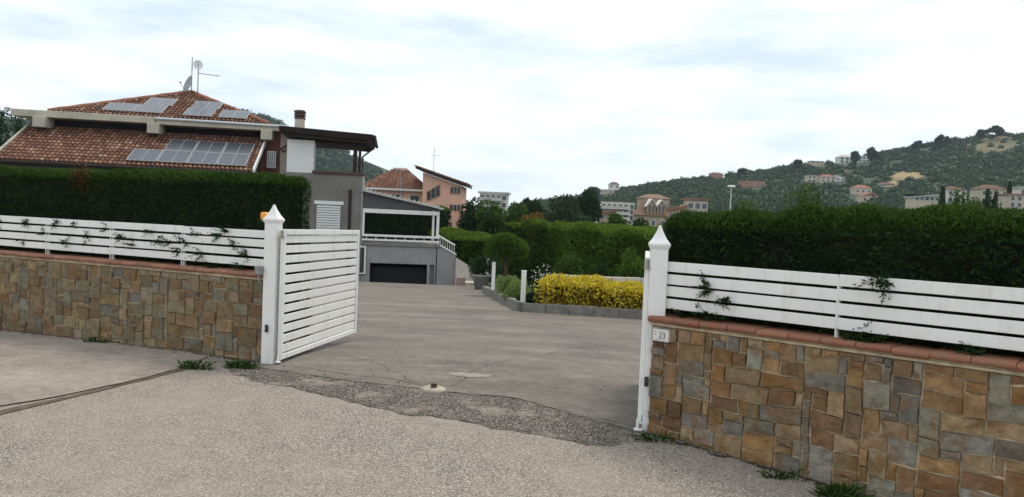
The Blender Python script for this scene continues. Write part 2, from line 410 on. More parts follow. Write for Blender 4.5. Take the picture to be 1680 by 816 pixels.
# driveway with its outer edge against the dark asphalt
edge_in = [(-2.92, 8.36), (-1.68, 7.80), (-.78, 7.52), (.12, 7.30), (.72, 6.85), (1.3, 6.42)]
sheet('driveway', rough_line(edge_in, .12, .02, 3) + [(1.45, 6.8), (2.2, 10.5), (6.5, 17.4), (3.2, 17.9), (.27, 18.9), (-1.0, 30.2), (-1.2, 38.2), (-28, 38.2), (-28, 20), (-5, 12), along(LA, LD, LN, .05, .3)], .008, M['drive'], 1.0)
edge_out = [(1.18, 6.22), (1.07, 6.24), (.86, 6.0), (.64, 6.0), (.36, 6.13), (0.0, 6.2), (-.4, 6.44), (-.85, 6.55), (-1.25, 6.83), (-1.93, 7.28), (-2.4, 7.5), (-2.77, 7.86), (-3.0, 8.15)]
sheet('asphalt_strip', rough_line(edge_in, .1, .035, 5)[:-1] + [(1.25, 6.5)] + rough_line(edge_out, .09, .045, 6), .004, M['strip'], .5)
# smooth pavement beside the left wall, and the slot drain along its edge
pav_edge = [(-3.42, 8.02), (-3.66, 7.24), (-3.9, 6.66), (-4.16, 6.24), (-5.6, 3.6), (-8, -.8)]
sheet('pavement', rough_line(pav_edge, .15, .012, 8) + [(-20, -.8), along(LA, LD, LN, 14, .02), along(LA, LD, LN, .75, .02)], .012, M['pavement'], 1.0)
dr = rough_line([(-3.36, 7.96), (-3.60, 7.2), (-3.80, 6.58), (-4.0, 6.0), (-5.4, 3.5), (-7.8, -.9)], .15, .01, 9)
dr2 = rough_line([(-7.92, -.85), (-5.5, 3.55), (-4.09, 6.12), (-3.87, 6.63), (-3.65, 7.22), (-3.41, 8.0)], .15, .012, 10)
sheet('drain_gap', dr + dr2, .006, M['soil'], 1.0)
# dirt gathered along the wall feet
for (A_, D_, N_, ln_, sd_) in ((LA, LD, LN, 6.3, 61), (RA, RD, RN, 4.3, 62)):
    rr_ = random.Random(sd_); k_ = int(ln_ / .07)
    outer = [along(A_, D_, N_, ln_ * i / k_, -.03 - .10 * rr_.random() ** 2) for i in range(k_ + 1)]
    sheet('wall_foot_dirt', outer + [along(A_, D_, N_, ln_, .05), along(A_, D_, N_, 0, .05)], .016, M['strip'], .5)
# cracks in the driveway
M['crack'] = plain('crack_dirt', (.06, .052, .042), .95, .2)
def ribbon(pts, wd, seed):
    c = rough_line(pts, .11, .035, seed); r = random.Random(seed); a, b = [], []
    for i, (x, y) in enumerate(c):
        x1, y1 = c[min(i + 1, len(c) - 1)]; x0, y0 = c[max(i - 1, 0)]; L = math.hypot(x1 - x0, y1 - y0) + 1e-6
        ww = .55 * wd * r.uniform(.2, 1.4) * (.3 if i in (0, len(c) - 1) else 1)
        a.append((x - (y1 - y0) / L * ww, y + (x1 - x0) / L * ww)); b.append((x + (y1 - y0) / L * ww, y - (x1 - x0) / L * ww))
    return a, b
def crack(pts, wd, seed, off=.0125):
    a, b = ribbon(pts, wd, seed); mb = MB(); n = len(a)
    mb.add([(x, y, float(T(x, y)) + off) for x, y in a + b], [(i, i + 1, n + i + 1, n + i) for i in range(n - 1)])
    tag(mb.build('crack', M['crack']), kind='structure')
for i, (pts, wd) in enumerate([([(-.55, 7.6), (-.45, 8.1), (-.40, 8.55), (-.1, 9.2), (.37, 9.9), (.9, 11.2), (1.4, 12.0)], .007),
        ([(-2.3, 8.35), (-1.7, 8.05), (-1.2, 7.95), (-.75, 7.62)], .010), ([(-.6, 7.5), (.1, 7.36), (.7, 6.95), (1.2, 6.62)], .012),
        ([(-2.4, 9.3), (-1.6, 8.9), (-1.15, 8.2), (-.95, 7.75)], .006), ([(-2.75, 7.9), (-1.9, 7.3), (-1.2, 6.82), (-.4, 6.42), (.4, 6.12)], .008)]):
    crack(pts, wd, 40 + i)
# pale worn patches
M['worn'] = plain('worn_concrete', (.27, .235, .195), .9, .25, 9)
M['stop'] = plain('stop_concrete', (.37, .32, .25), .9, .3, 12, bmp=.5)
for nm, cx, cy, ax, ay, off, mt in [('worn_patch', -.42, 8.3, .26, .13, .0122, 'worn')]:
    r = random.Random(int(cy * 10)); pl = []
    for k in range(16):
        t = k / 16 * 6.283; q = r.uniform(.7, 1.15); pl.append((cx + ax * q * math.cos(t), cy + ay * q * math.sin(t)))
    sheet(nm, pl, off, M[mt], .3)

# ------------------------------------------------------------------ stone walls
def pack(nc, nr, r, wide=0):
    g = [[0] * nc for _ in range(nr)]; res = []
    opts = [(3, 2)] * 9 + [(2, 2)] * 3 + [(4, 2)] * (4 + 4 * wide) + [(5, 2)] * (1 + 3 * wide) + [(2, 3)] * 2 + [(3, 3)] * 1 + [(2, 1)] * 2 + [(3, 1)] * 2 + [(4, 3)] * 1
    for j in range(nr):
        for i in range(nc):
            if g[j][i]: continue
            r.shuffle(opts)
            for (a, b) in opts + [(2, 1), (1, 2), (1, 1)]:
                if i + a <= nc and j + b <= nr and all(not g[j + q][i + p] for p in range(a) for q in range(b)):
                    for p in range(a):
                        for q in range(b): g[j + q][i + p] = 1
                    res.append((i, j, a, b)); break
    return res
wobA, wobB = Wob(3, 6, 1.0, 6), Wob(4, 6, 1.0, 6)
def stone_wall(name, label, A, D, N, length, ztop, zbot, thick, palette, seed, cs):
    r = random.Random(seed); ang = math.atan2(D[1], D[0]); flip = D[0] < 0
    # local frame: x along wall (left to right as seen), y into the wall, z up
    if flip: org = A + D * length; xd = -D
    else: org = A; xd = D
    th = thing(name, label, 'wall', (org[0], org[1], 0), math.atan2(xd[1], xd[0]))
    MB().bbox(0, length, 0, thick, zbot, ztop, .006).build('mortar_core', M['mortar'], th)
    nc = int(round(length / cs)); nr = int(round((ztop - zbot) / cs)); cz = (ztop - zbot) / nr; cx = length / nc
    st = pack(nc, nr, r, 1 if cs < .065 else 0)
    def warp(x, z):
        P = np.array([[x * 2.2 + seed, z * 2.2, seed * .7]])
        ex = min(1, x / .06, (length - x) / .06); ez = min(1, (ztop - z) / .06)
        return x + .022 * wobA(P)[0] * max(ex, 0), z + .026 * wobB(P)[0] * max(ez, 0)
    cnt = 0; extra = MB()
    for (i, j, a, b) in st:
        mo = r.uniform(.003, .0058)
        x0, x1, z0, z1 = i * cx, (i + a) * cx, zbot + j * cz, zbot + (j + b) * cz
        dep = -r.uniform(.006, .030); mb = MB(); ring = []
        def pt(u, v, ins):
            xx, zz = warp(x0 + (x1 - x0) * u, z0 + (z1 - z0) * v)
            xx += (-1 if u > .5 else 1 if u < .5 else 0) * (mo + ins) + r.uniform(-.0045, .0045)
            zz += (-1 if v > .5 else 1 if v < .5 else 0) * (mo + ins) + r.uniform(-.0045, .0045)
            return xx, zz
        edge = [(0, 0), (.5, 0), (1, 0), (1, .5), (1, 1), (.5, 1), (0, 1), (0, .5)]
        cut = -.0015
        vs = []
        for k, (u, v) in enumerate(edge):
            x, z = pt(u, v, cut if k % 2 == 0 else 0); vs.append((x, .004, z))
        for k, (u, v) in enumerate(edge):
            x, y, z = vs[k]; cxx, czz = (x0 + x1) / 2, (z0 + z1) / 2
            dx, dz = cxx - x, czz - z; L = math.hypot(dx, dz) + 1e-6; ins = .005
            vs.append((x + dx / L * ins, dep + r.uniform(-.006, .005), z + dz / L * ins))
        c = warp((x0 + x1) / 2, (z0 + z1) / 2); vs.append((c[0] + r.uniform(-.01, .01), dep - r.uniform(-.004, .012), c[1] + r.uniform(-.01, .01)))
        fs = [(k, (k + 1) % 8, 8 + (k + 1) % 8, 8 + k) for k in range(8)] + [(8 + k, 8 + (k + 1) % 8, 16) for k in range(8)]
        if cnt >= 295: extra.add(vs, fs); continue
        cnt += 1
        mb.add(vs, fs); o = mb.build('stone', M['stone'], th)
        base = r.choice(palette); q = r.uniform(.68, 1.18)
        o.color = (base[0] * q * r.uniform(.95, 1.05), base[1] * q, base[2] * q * r.uniform(.93, 1.07), 1)
    if extra.v:
        o = extra.build('stone', M['stone'], th); o.color = (.25, .2, .13, 1); o['kind'] = 'stuff'
    return th, org, xd
GREYS = [(.205, .182, .14), (.24, .215, .17), (.18, .155, .115)]
palR = [(.27, .165, .075), (.31, .19, .085), (.24, .15, .08), (.32, .24, .14), (.20, .115, .06), (.30, .215, .12)] + [(.30, .17, .07), (.275, .185, .10)] + GREYS + GREYS[:2]
palL = [(.235, .175, .10), (.26, .20, .115), (.21, .155, .095), (.27, .185, .09), (.21, .18, .12), (.19, .125, .07), (.24, .205, .14), (.20, .165, .10)] + [(.195, .18, .14)]
wl, wlo, wlx = stone_wall('stone_wall', 'long low stone wall under the left slat fence, weathered coping', LA, LD, LN, 6.4, .925, -.18, .30, palL, 21, .068)
wr, wro, wrx = stone_wall('stone_wall', 'low stone wall with house number plate, right of the driveway', RA, RD, RN, 4.4, .865, -.42, .30, palR, 34, .062)
# coping tiles
def tile_profile(front, back, z0):
    pf = [(back, z0), (back, z0 + .052)]
    for k in range(7):
        t = math.pi / 2 + k / 6 * math.pi; pf.append((front + .028 + .026 * math.cos(t) * 1.0, z0 + .030 + .024 * math.sin(t)))
    pf += [(front + .03, z0 + .0)]
    return pf
def coping(th, length, z0, mat, flip, seed):
    r = random.Random(seed); pf = tile_profile(-.055, .34, z0); x = -.03 if not flip else 0.0; end = length + (.02 if flip else 0)
    while x < end - .05:
        ln = min(.245 + r.uniform(-.01, .01), end - x); g = .0035; dz, dy = r.uniform(-.004, .004), r.uniform(-.006, .004)
        mb = MB().prism([(x + g, y + dy, z + dz) for y, z in pf], (ln - 2 * g, 0, 0)); mb.build('coping_tile', mat, th); x += ln
    MB().box(-.02, length + .01, -.018, .32, z0 - .0225, z0 - .002).build('mortar_bed', M['mortar'], th)
    MB().box(-.02, length + .01, -.030, .32, z0 + .004, z0 + .044).build('mortar_joint', M['mortar'], th)
coping(wl, 6.4, .950, M['coping_l'], True, 2)
coping(wr, 4.4, .890, M['coping_r'], False, 3)

# ------------------------------------------------------------------ slat fences on the walls
def slat_fence(label, org, xd, length, ups, z0, zs, sh, seed):
    r = random.Random(seed)
    th = thing('slat_fence', label, 'fence', (org[0], org[1], 0), math.atan2(xd[1], xd[0]))
    marks = sorted([0.0] + list(ups) + [length])
    for a, b in zip(marks[:-1], marks[1:]):
        for z in zs:
            t = r.uniform(-.003, .003)
            MB().bbox(a + .003, b - .003, .105, .127, z + t, z + sh + t, .003).build('slat', M['white'], th)
    for u in ups:
        mb = MB().bbox(u - .010, u + .010, .1292, .160, z0, zs[-1] + sh - .012, .003)
        mb.bbox(u - .007, u + .007, .1015, .1048, z0 + .002, zs[-1] + sh - .02, .001)
        mb.bbox(u - .022, u + .022, .115, .175, z0 - .004, z0 + .006, .002).build('upright', M['white'], th)
slat_fence('white four slat fence on the left stone wall, hedge sprigs poking through', wlo, wlx, 6.385, [6.4 - s for s in (1.37, 2.59, 3.81, 5.03)], 1.000, [1.066 + .109 * k for k in range(4)], .084, 1)
slat_fence('white four slat fence on the right stone wall beside the number plate', wro, wrx, 4.4, [1.48, 2.70, 3.92], .940, [1.004 + .108 * k for k in range(4)], .086, 2)

# ------------------------------------------------------------------ gate posts and leaves
def gate_post(label, x, y, zb, zt, w, rotz):
    th = thing('gate_post', label, 'gate post', (x, y, zb), rotz)
    h = zt - zb; a = w / 2
    MB().bbox(-a, a, -a, a, 0, h, .006).build('shaft', M['white'], th)
    mb = MB(); c = a + .015
    def ring(q, z): return [(-q, -q, z), (q, -q, z), (q, q, z), (-q, q, z)]
    rings = [ring(a + .004, h - .03), ring(c, h - .004), ring(c, h + .012), ring(c * .64, h + .055), ring(c * .31, h + .115), ring(.008, h + .172)]
    mb.v = [p for q in rings for p in q]; n = len(rings)
    mb.f = [(i * 4 + k, i * 4 + (k + 1) % 4, i * 4 + 4 + (k + 1) % 4, i * 4 + 4 + k) for i in range(n - 1) for k in range(4)] + [(0, 1, 2, 3), (n * 4 - 4, n * 4 - 3, n * 4 - 2, n * 4 - 1)]
    mb.build('cap', M['white'], th)
    MB().bbox(-a - .03, a + .03, -a - .03, a + .03, -.02, .012, .003).build('base_plate', M['white'], th)
    return th
angL = math.atan2(-LD[1], -LD[0]); angR = math.atan2(RD[1], RD[0])
pl = gate_post('white gate post with pointed cap and amber beacon, left of the driveway', -2.655, 8.53, -.02, 1.60, .145, -.16)
pr = gate_post('white gate post with pointed cap at the right side of the driveway', 1.275, 6.655, -.09, 1.55, .150, -.12)
def gate_leaf(label, x, y, z, dx, dy, length, h, slope):
    th = thing('gate_leaf', label, 'gate', (x, y, z), math.atan2(dy, dx)); t = .022; fr = .055
    W = M['white']
    def sk(mb):  # leaf runs level while the ground falls
        mb.v = [(p[0], p[1], p[2] + slope * p[0]) for p in mb.v]; return mb
    sk(MB().bbox(0, fr, -t, t, 0, h, .004)).build('stile', W, th)
    sk(MB().bbox(length - fr, length, -t, t, 0, h, .004)).build('stile', W, th)
    sk(MB().bbox(fr + .0005, length - fr - .0005, -t, t, h - .062, h - .001, .004)).build('top_rail', W, th)
    sk(MB().bbox(fr + .0005, length - fr - .0005, -t, t, .001, .058, .004)).build('bottom_rail', W, th)
    n = 12; z0, z1 = .058, h - .062; p = (z1 - z0) / n; gap = .026
    for k in range(n):
        sk(MB().bbox(fr + .0005, length - fr - .0005, -.009, .009, z0 + p * k + gap * (.72 if k else .6), z0 + p * (k + 1) - gap * .28, .003)).build('slat', W, th)
    for q in (.02, h - .05):
        MB().tube([(-.018, 0, q - .03), (-.018, 0, q + .035)], .014, 10).bbox(-.05, .004, -.028, .028, q - .042, q - .031, .002).build('hinge', M['metal'] if q > 1 else W, th)
    return th
gl = gate_leaf('open white slatted gate leaf standing by the left post', -2.535, 8.47, .05, .36, 2.43, 2.42, 1.455, -.012)
gr = gate_leaf('open white gate leaf seen almost edge on behind the right post', 1.175, 6.63, .02, .172, .985, 2.0, 1.42, -.006)
# beacon, boxes and photocells
bc = thing('warning_beacon', 'small amber flashing beacon fixed beside the left gate post cap', 'beacon', (-2.775, 8.585, 1.575))
MB().lathe([(0, .0), (.045, .0), (.045, .02), (.0, .021)], 14).bbox(.02, .085, -.012, .012, .002, .014, .002).build('base', M['black'], bc)
MB().lathe([(.038, .0205), (.046, .03), (.048, .075), (.044, .10), (.03, .108), (0, .11)], 16).build('lens', M['amber'], bc, True)
jb = thing('junction_box', 'small grey junction box at the left gate post above the coping', 'box', (-2.775, 8.44, .99), -.3)
MB().bbox(-.04, .04, -.03, .03, 0, .10, .008).build('housing', M['greybox'], jb)
MB().bbox(-.030, .030, -.038, -.0305, .012, .088, .004).build('lid', M['metal'], jb)
MB().tube([(0, 0, .002), (.0, .0, -.06), (.01, .03, -.10)], .010, 8).build('conduit', M['greybox'], jb)
for nm, x, y, z, rz in [('small black photocell on the left gate post', -2.672, 8.4445, .36, -.16), ('small black photocell on the right gate post', 1.205, 6.5725, .33, -.12)]:
    pc = thing('photocell', nm, 'sensor', (x, y, z), rz)
    MB().bbox(-.018, .018, -.014, .0, 0, .085, .005).build('housing', M['black'], pc)
    MB().bbox(-.010, .010, -.0175, -.0142, .030, .065, .002).build('lens', M['glass'], pc)
st = thing('gate_stop', 'round concrete gate stop with iron catch set in the driveway edge', 'gate stop', (-.72, 7.53, float(T(-.7, 7.5))))
MB().lathe([(.13, -.02), (.125, .016), (.10, .030), (.05, .034), (0, .035)], 18).build('pad', M['stop'], st, True)
MB().bbox(-.02, .035, -.045, -.015, .03, .075, .004).bbox(-.02, .035, .015, .045, .03, .06, .004).build('catch', plain('rusty_iron', (.09, .045, .03), .8, .3, 20), st)
hk = thing('drop_bolt', 'white hinge bracket at the foot of the right gate post', 'bracket', (1.165, 6.56, -.055), -.12)
MB().bbox(-.05, .02, -.02, .02, .0, .02, .003).tube([(-.02, 0, .02), (-.02, 0, .10)], .014, 10).build('pin', M['white'], hk)

# house number plate
np_ = thing('number_plate', 'cream ceramic house number plate reading 23 on the right stone wall', 'sign', (*along(RA, RD, RN, .108, -.056), .742), angR)
MB().bbox(-.074, .074, -.006, .034, 0, .100, .004).build('plate', M['tile_white'], np_)
def text(body, size, x, z, parent, mat, name):
    cu = bpy.data.curves.new(name, 'FONT'); cu.body = body; cu.size = size; cu.extrude = .0006; cu.align_x = 'CENTER'
    t = bpy.data.objects.new('tmp', cu); C.objects.link(t); bpy.context.view_layer.update()
    me = bpy.data.meshes.new_from_object(t.evaluated_get(bpy.context.evaluated_depsgraph_get())); bpy.data.objects.remove(t)
    me.name = name; o = link(name, me, mat, parent); o.rotation_euler = (math.pi / 2, 0, 0); o.location = (x, -.0072, z); return o
text('23', .068, .018, .028, np_, M['ink'], 'digits')
text('N', .022, -.048, .072, np_, M['ink'], 'mark'); text('=', .030, -.048, .048, np_, M['ink'], 'mark')
MB().box(-.025, .058, -.0072, -.0055, .084, .0862).build('rule', M['ink'], np_)
MB().box(-.052, .050, -.0072, -.0055, .014, .0162).build('rule', M['ink'], np_)

# ------------------------------------------------------------------ hedges beside the gate
def hedge(label, org, xd, length, b0, width, zb, zt, n, L, W, seed, round_r=.16, fringe=2500, amp=.05, end_lo=True, mats=('cypress', 'cypress_tip'), cat='hedge', name='hedge', taper=0.0):
    """clipped hedge along local x; y from b0 to b0+width"""
    th = thing(name, label, cat, (org[0], org[1], 0), math.atan2(xd[1], xd[0]))
    wob = Wob(seed, 14, .5 if amp < .3 else .3, 9 if amp < .3 else 3); h = zt - zb
    areas = np.array([length * h, length * h * .45, length * width * 1.25, width * h, width * h]); pr_ = areas / areas.sum()
    fc = rng.choice(5, n, p=pr_); a = rng.random(n) * length; b = rng.random(n) * width; z = rng.random(n) * h
    P = np.stack([a, b, z], 1); Nn = np.zeros((n, 3))
    for k, (ax, val, nv) in enumerate([(1, 0, -1), (1, width, 1), (2, h, 1), (0, 0, -1), (0, length, 1)]):
        mk = fc == k; P[mk, ax] = val; Nn[mk, ax] = nv
    # rounded edges: pull points into a rounded box
    lo = np.array([round_r, round_r, -9]); hi = np.array([length - round_r, width - round_r, h - round_r])
    c = np.clip(P, lo, hi); dv = P - c; dl = np.linalg.norm(dv, axis=1, keepdims=True)
    Nn = np.where(dl > 1e-4, dv / np.maximum(dl, 1e-4), Nn); P = c + Nn * round_r * (dl > 1e-4) + (dl <= 1e-4) * (P - c)
    depth = rng.exponential(.05 + amp * .08, n) ; P = P + Nn * ((wob(P) * amp)[:, None] - depth[:, None] + .02)
    if taper: P[:, 2] += taper * P[:, 0]
    d = Nn * .6 + np.array([0, 0, .15]) + rng.normal(size=(n, 3)) * np.array([.9, .6, .55])
    P[:, 1] += b0; P[:, 2] += zb
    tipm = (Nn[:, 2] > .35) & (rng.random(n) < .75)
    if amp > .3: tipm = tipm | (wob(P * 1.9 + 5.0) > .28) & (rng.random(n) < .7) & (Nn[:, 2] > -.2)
    core_in = .07 + amp * .45
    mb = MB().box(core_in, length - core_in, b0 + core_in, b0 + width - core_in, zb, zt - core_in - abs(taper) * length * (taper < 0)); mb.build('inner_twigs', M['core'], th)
    ll = L * rng.uniform(.6, 1.4, n); wd = W * rng.uniform(.6, 1.3, n)
    i0 = np.where(~tipm)[0]; i1 = np.where(tipm)[0]
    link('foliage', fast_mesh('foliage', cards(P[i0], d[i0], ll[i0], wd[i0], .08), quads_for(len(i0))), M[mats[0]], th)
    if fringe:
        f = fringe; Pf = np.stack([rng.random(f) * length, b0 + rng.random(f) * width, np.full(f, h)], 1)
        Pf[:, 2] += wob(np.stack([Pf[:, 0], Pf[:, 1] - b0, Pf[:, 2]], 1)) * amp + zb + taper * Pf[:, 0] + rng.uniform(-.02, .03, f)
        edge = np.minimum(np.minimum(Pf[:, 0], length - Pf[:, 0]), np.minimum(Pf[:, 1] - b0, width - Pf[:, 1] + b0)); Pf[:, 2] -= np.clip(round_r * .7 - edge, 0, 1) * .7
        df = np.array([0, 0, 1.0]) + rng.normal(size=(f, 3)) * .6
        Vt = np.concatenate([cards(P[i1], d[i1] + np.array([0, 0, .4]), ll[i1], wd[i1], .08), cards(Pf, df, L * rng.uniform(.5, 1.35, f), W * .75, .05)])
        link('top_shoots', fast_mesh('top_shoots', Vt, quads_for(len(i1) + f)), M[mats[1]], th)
    elif len(i1):
        link('top_shoots', fast_mesh('top_shoots', cards(P[i1], d[i1], ll[i1], wd[i1], .08), quads_for(len(i1))), M[mats[1]], th)
    return th
def spray_tuft(P0, main, n, L, W, spread, mat, name, parent, leaf=.052):
    """branchlets of scale leaves: a few stems each with side leaves"""
    cs, ds, ls, ws = [], [], [], []
    for _ in range(n):
        d = np.array(main) + rng.normal(size=3) * spread; d /= np.linalg.norm(d); ln = L * rng.uniform(.55, 1.2)
        cs.append(np.array(P0) + d * ln * .5); ds.append(d); ls.append(ln); ws.append(.006)
        for k in range(9):
            t = (k + .5) / 9; c = np.array(P0) + d * ln * t + np.array([0, 0, -.25]) * (t * ln) ** 2
            for sgn in (-1, 1):
                side = np.cross(d, [0, 0, 1]) * sgn * .8 + d * .8 + rng.normal(size=3) * .3
                cs.append(c + side * leaf * .4); ds.append(side); ls.append(leaf * (1.25 - t)); ws.append(W)
    return link(name, fast_mesh(name, cards(np.array(cs), np.array(ds), np.array(ls), np.array(ws), .05), quads_for(len(cs))), M[mat], parent)
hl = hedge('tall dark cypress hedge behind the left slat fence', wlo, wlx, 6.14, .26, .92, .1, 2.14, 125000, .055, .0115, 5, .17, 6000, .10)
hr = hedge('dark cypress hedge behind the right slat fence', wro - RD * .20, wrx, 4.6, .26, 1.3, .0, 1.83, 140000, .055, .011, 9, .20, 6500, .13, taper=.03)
for _ in range(1): pass
r = random.Random(5)
# dry brown patch in the left hedge, near its top
n = 500; Pb = np.stack([rng.normal(3.0, .10, n), .27 + rng.random(n) * .05, rng.normal(2.0, .09, n)], 1)
link('dry_patch', fast_mesh('dry_patch', cards(Pb, np.array([0, -.6, .2]) + rng.normal(size=(n, 3)) * .6, .07, .018), quads_for(n)), M['brown_spray'], hl)['kind'] = 'stuff'
for s, z in [(.35, 1.27), (.75, 1.24), (1.65, 1.38), (2.2, 1.41), (2.1, 1.16), (2.55, 1.27), (2.75, 1.40), (2.95, 1.18), (3.1, 1.38), (3.35, 1.28), (3.75, 1.39), (4.0, 1.285), (4.25, 1.19), (4.5, 1.39), (4.85, 1.27), (5.0, 1.17), (5.25, 1.38), (5.35, 1.15), (5.6, 1.40), (5.85, 1.27), (5.95, 1.03), (6.05, 1.17), (5.5, 1.02), (5.1, 1.27), (5.75, 1.42), (4.65, 1.28)]:
    spray_tuft((s, .15, z + r.uniform(-.01, .02)), (r.uniform(-.8, .8), -.75, r.uniform(-.2, .35)), r.randint(6, 11), r.uniform(.10, .19), .014, .45, 'cypress', 'sprig', hl)
for s, z in [(.22, .96), (.35, .98), (.5, .97), (.42, 1.20), (.55, 1.11), (.46, 1.21), (1.66, .965), (1.75, .96), (1.72, 1.40), (1.78, 1.38), (1.6, .98), (2.4, .97), (2.95, 1.2)]:
    spray_tuft((s + .20, .14, z), (r.uniform(-.6, .6), -.75, r.uniform(-.1, .4)), r.randint(6, 10), r.uniform(.11, .18), .012, .42, 'cypress', 'sprig', hr)
# weeds at the wall foot
for lab, x, y, n, L in [('green weed clump at the left wall foot where the drain ends', -3.30, 8.06 , 34, .15), ('green weed clump at the wall foot beside the left gate post', -2.86, 8.20 , 38, .15), ('tiny weed at the foot of the left stone wall, far left', -5.10, 9.42, 16, .13),
        ('small dark weed at the foot of the right gate post', 1.235, 6.30, 14, .13), ('leafy weed clump at the foot of the right stone wall, near the picture edge', 2.36, 5.30 , 44, .18), ('low weed tuft at the right wall foot near the stones', 2.05, 5.62, 16, .10)]:
    th = thing('weed_clump', lab, 'weed', (x, y, float(T(x, y))), group='weeds along the wall foot')
    cs = np.stack([rng.normal(0, .045, n * 6) + rng.choice([-.10, -.03, .04, .13], n * 6, p=[.2, .35, .3, .15]), rng.normal(0, .028, n * 6), rng.random(n * 6) ** 1.5 * L * .5], 1); ds = np.stack([cs[:, 0] * 9, cs[:, 1] * 9 - .2, np.full(n * 6, .8)], 1) + rng.normal(size=(n * 6, 3)) * .4
    link('leaves', fast_mesh('leaves', cards(cs, ds, L * rng.uniform(.3, .7, n * 6), .016, .1), quads_for(n * 6)), M['weed'], th)
# loose grit on the road
n = 2600; pos = []
while len(pos) < n:
    t = rng.random()
    if t < .45: s = rng.random() * 6.2; x, y = along(LA, LD, LN, s, -.03 - abs(rng.normal(0, .13)))
    elif t < .6: s = rng.random() * 3; x, y = along(RA, RD, RN, s, -.03 - abs(rng.normal(0, .12)))
    elif t < .85: s = rng.random(); x, y = -2.8 + 4.0 * s, 8.1 - 1.75 * s + rng.normal(0, .25)
    else: x, y = rng.uniform(-4, 2.5), rng.uniform(4.3, 7.5)
    pos.append((x, y))
pos = np.array(pos); sz = rng.uniform(.003, .009, n); octv = np.array([(1, 0, 0), (0, 1, 0), (-1, 0, 0), (0, -1, 0), (0, 0, .7), (0, 0, -.5)])
octf = np.array([(0, 1, 4), (1, 2, 4), (2, 3, 4), (3, 0, 4), (1, 0, 5), (2, 1, 5), (3, 2, 5), (0, 3, 5)])
Vp = octv[None] * sz[:, None, None] * rng.uniform(.6, 1.3, (n, 6, 1)) + np.concatenate([pos, (T(pos[:, 0], pos[:, 1]) + .010)[:, None]], 1)[:, None]
Fp = (octf[None] + (np.arange(n) * 6)[:, None, None]).reshape(-1, 3)
tag(link('grit', fast_mesh('grit', Vp.reshape(-1, 3), Fp), M['pebble']), 'loose grey grit scattered along the wall feet and road', 'grit', kind='stuff')

# dead leaves blown against the walls and into the threshold
n = 420; pos = []
while len(pos) < n:
    t = rng.random()
    if t < .4: x, y = along(LA, LD, LN, rng.random() * 6.2, -.03 - abs(rng.normal(0, .12)))
    elif t < .65: x, y = along(RA, RD, RN, rng.random() * 3.2, -.03 - abs(rng.normal(0, .12)))
    elif t < .85: q = rng.random(); x, y = -2.8 + 4.0 * q, 8.2 - 1.75 * q + rng.normal(0, .18)
    else: x, y = rng.uniform(-4, 3), rng.uniform(5, 16)
    pos.append((x, y, float(T(x, y)) + .018))
dl = np.stack([rng.normal(size=n), rng.normal(size=n), rng.normal(size=n) * .18], 1); ln = rng.uniform(.012, .032, n)
leafV = cards(np.array(pos), dl, ln, ln * .5, .15)
M['litter'] = leafmat('dead_leaves', (.06, .035, .015), (.15, .09, .035), (.22, .15, .06), 5, .1)
tag(link('leaf_litter', fast_mesh('leaf_litter', leafV, quads_for(n)), M['litter']), 'small dead leaves blown against the wall feet and gate threshold', 'leaf litter', kind='stuff')

# ------------------------------------------------------------------ the villa
HA = math.radians(9)
hv = thing('villa', 'grey villa with tiled roofs, solar panels and a covered balcony', 'house', (-12.0, 40.3, 0), HA)
def hp(name, mb, mat, parent=hv, smooth=False): return mb.build(name, M[mat], parent, smooth)
# main volumes
hp('wall', MB().box(-12.3, -.36, .8, 9, -3.6, 5.75), 'cream')
hp('dark_recess_band', MB().box(-11.9, -1.36, .7, .795, 4.9, 5.78), 'void')  # near-black band across the recess below the fascia
hp('wall', MB().box(-12.3, -1.15, -2.75, .695, -3.6, 3.28), 'house_dark')  # lean-to front wall coloured dark to paint in the eave shadow
hp('side_wall', MB().box(-1.35, -.352, .35, .797, -3.6, 5.9), 'house_red')
hp('side_wall', MB().box(-.35, .12, .30, .9, -3.6, 5.88), 'house_beige')
hp('wall', MB().box(.05, 3.95, -1.0, 4.0, -3.6, 3.66), 'house_grey')
# slab fascia of the main roof
hp('fascia', MB().bbox(-13.15, -6.45, -.25, .9, 5.80, 6.14, .02), 'cream')
hp('fascia', MB().bbox(-6.40, 0.0, -.25, .9, 5.77, 6.10, .02), 'cream')
hp('gutter', MB().tube([(-6.4, -.31, 6.06), (.05, -.31, 6.03)], .07, 10), 'pvframe')
hp('eave_slab', MB().box(-13.1, .0, .905, 9.3, 5.82, 6.06), 'cream')
for u in (-11.75, -6.45, -.95):
    hp('corbel', MB().bbox(u - .28, u + .28, -.55, .6, 5.28, 5.79 if u > -6 else 5.81, .02), 'cream')
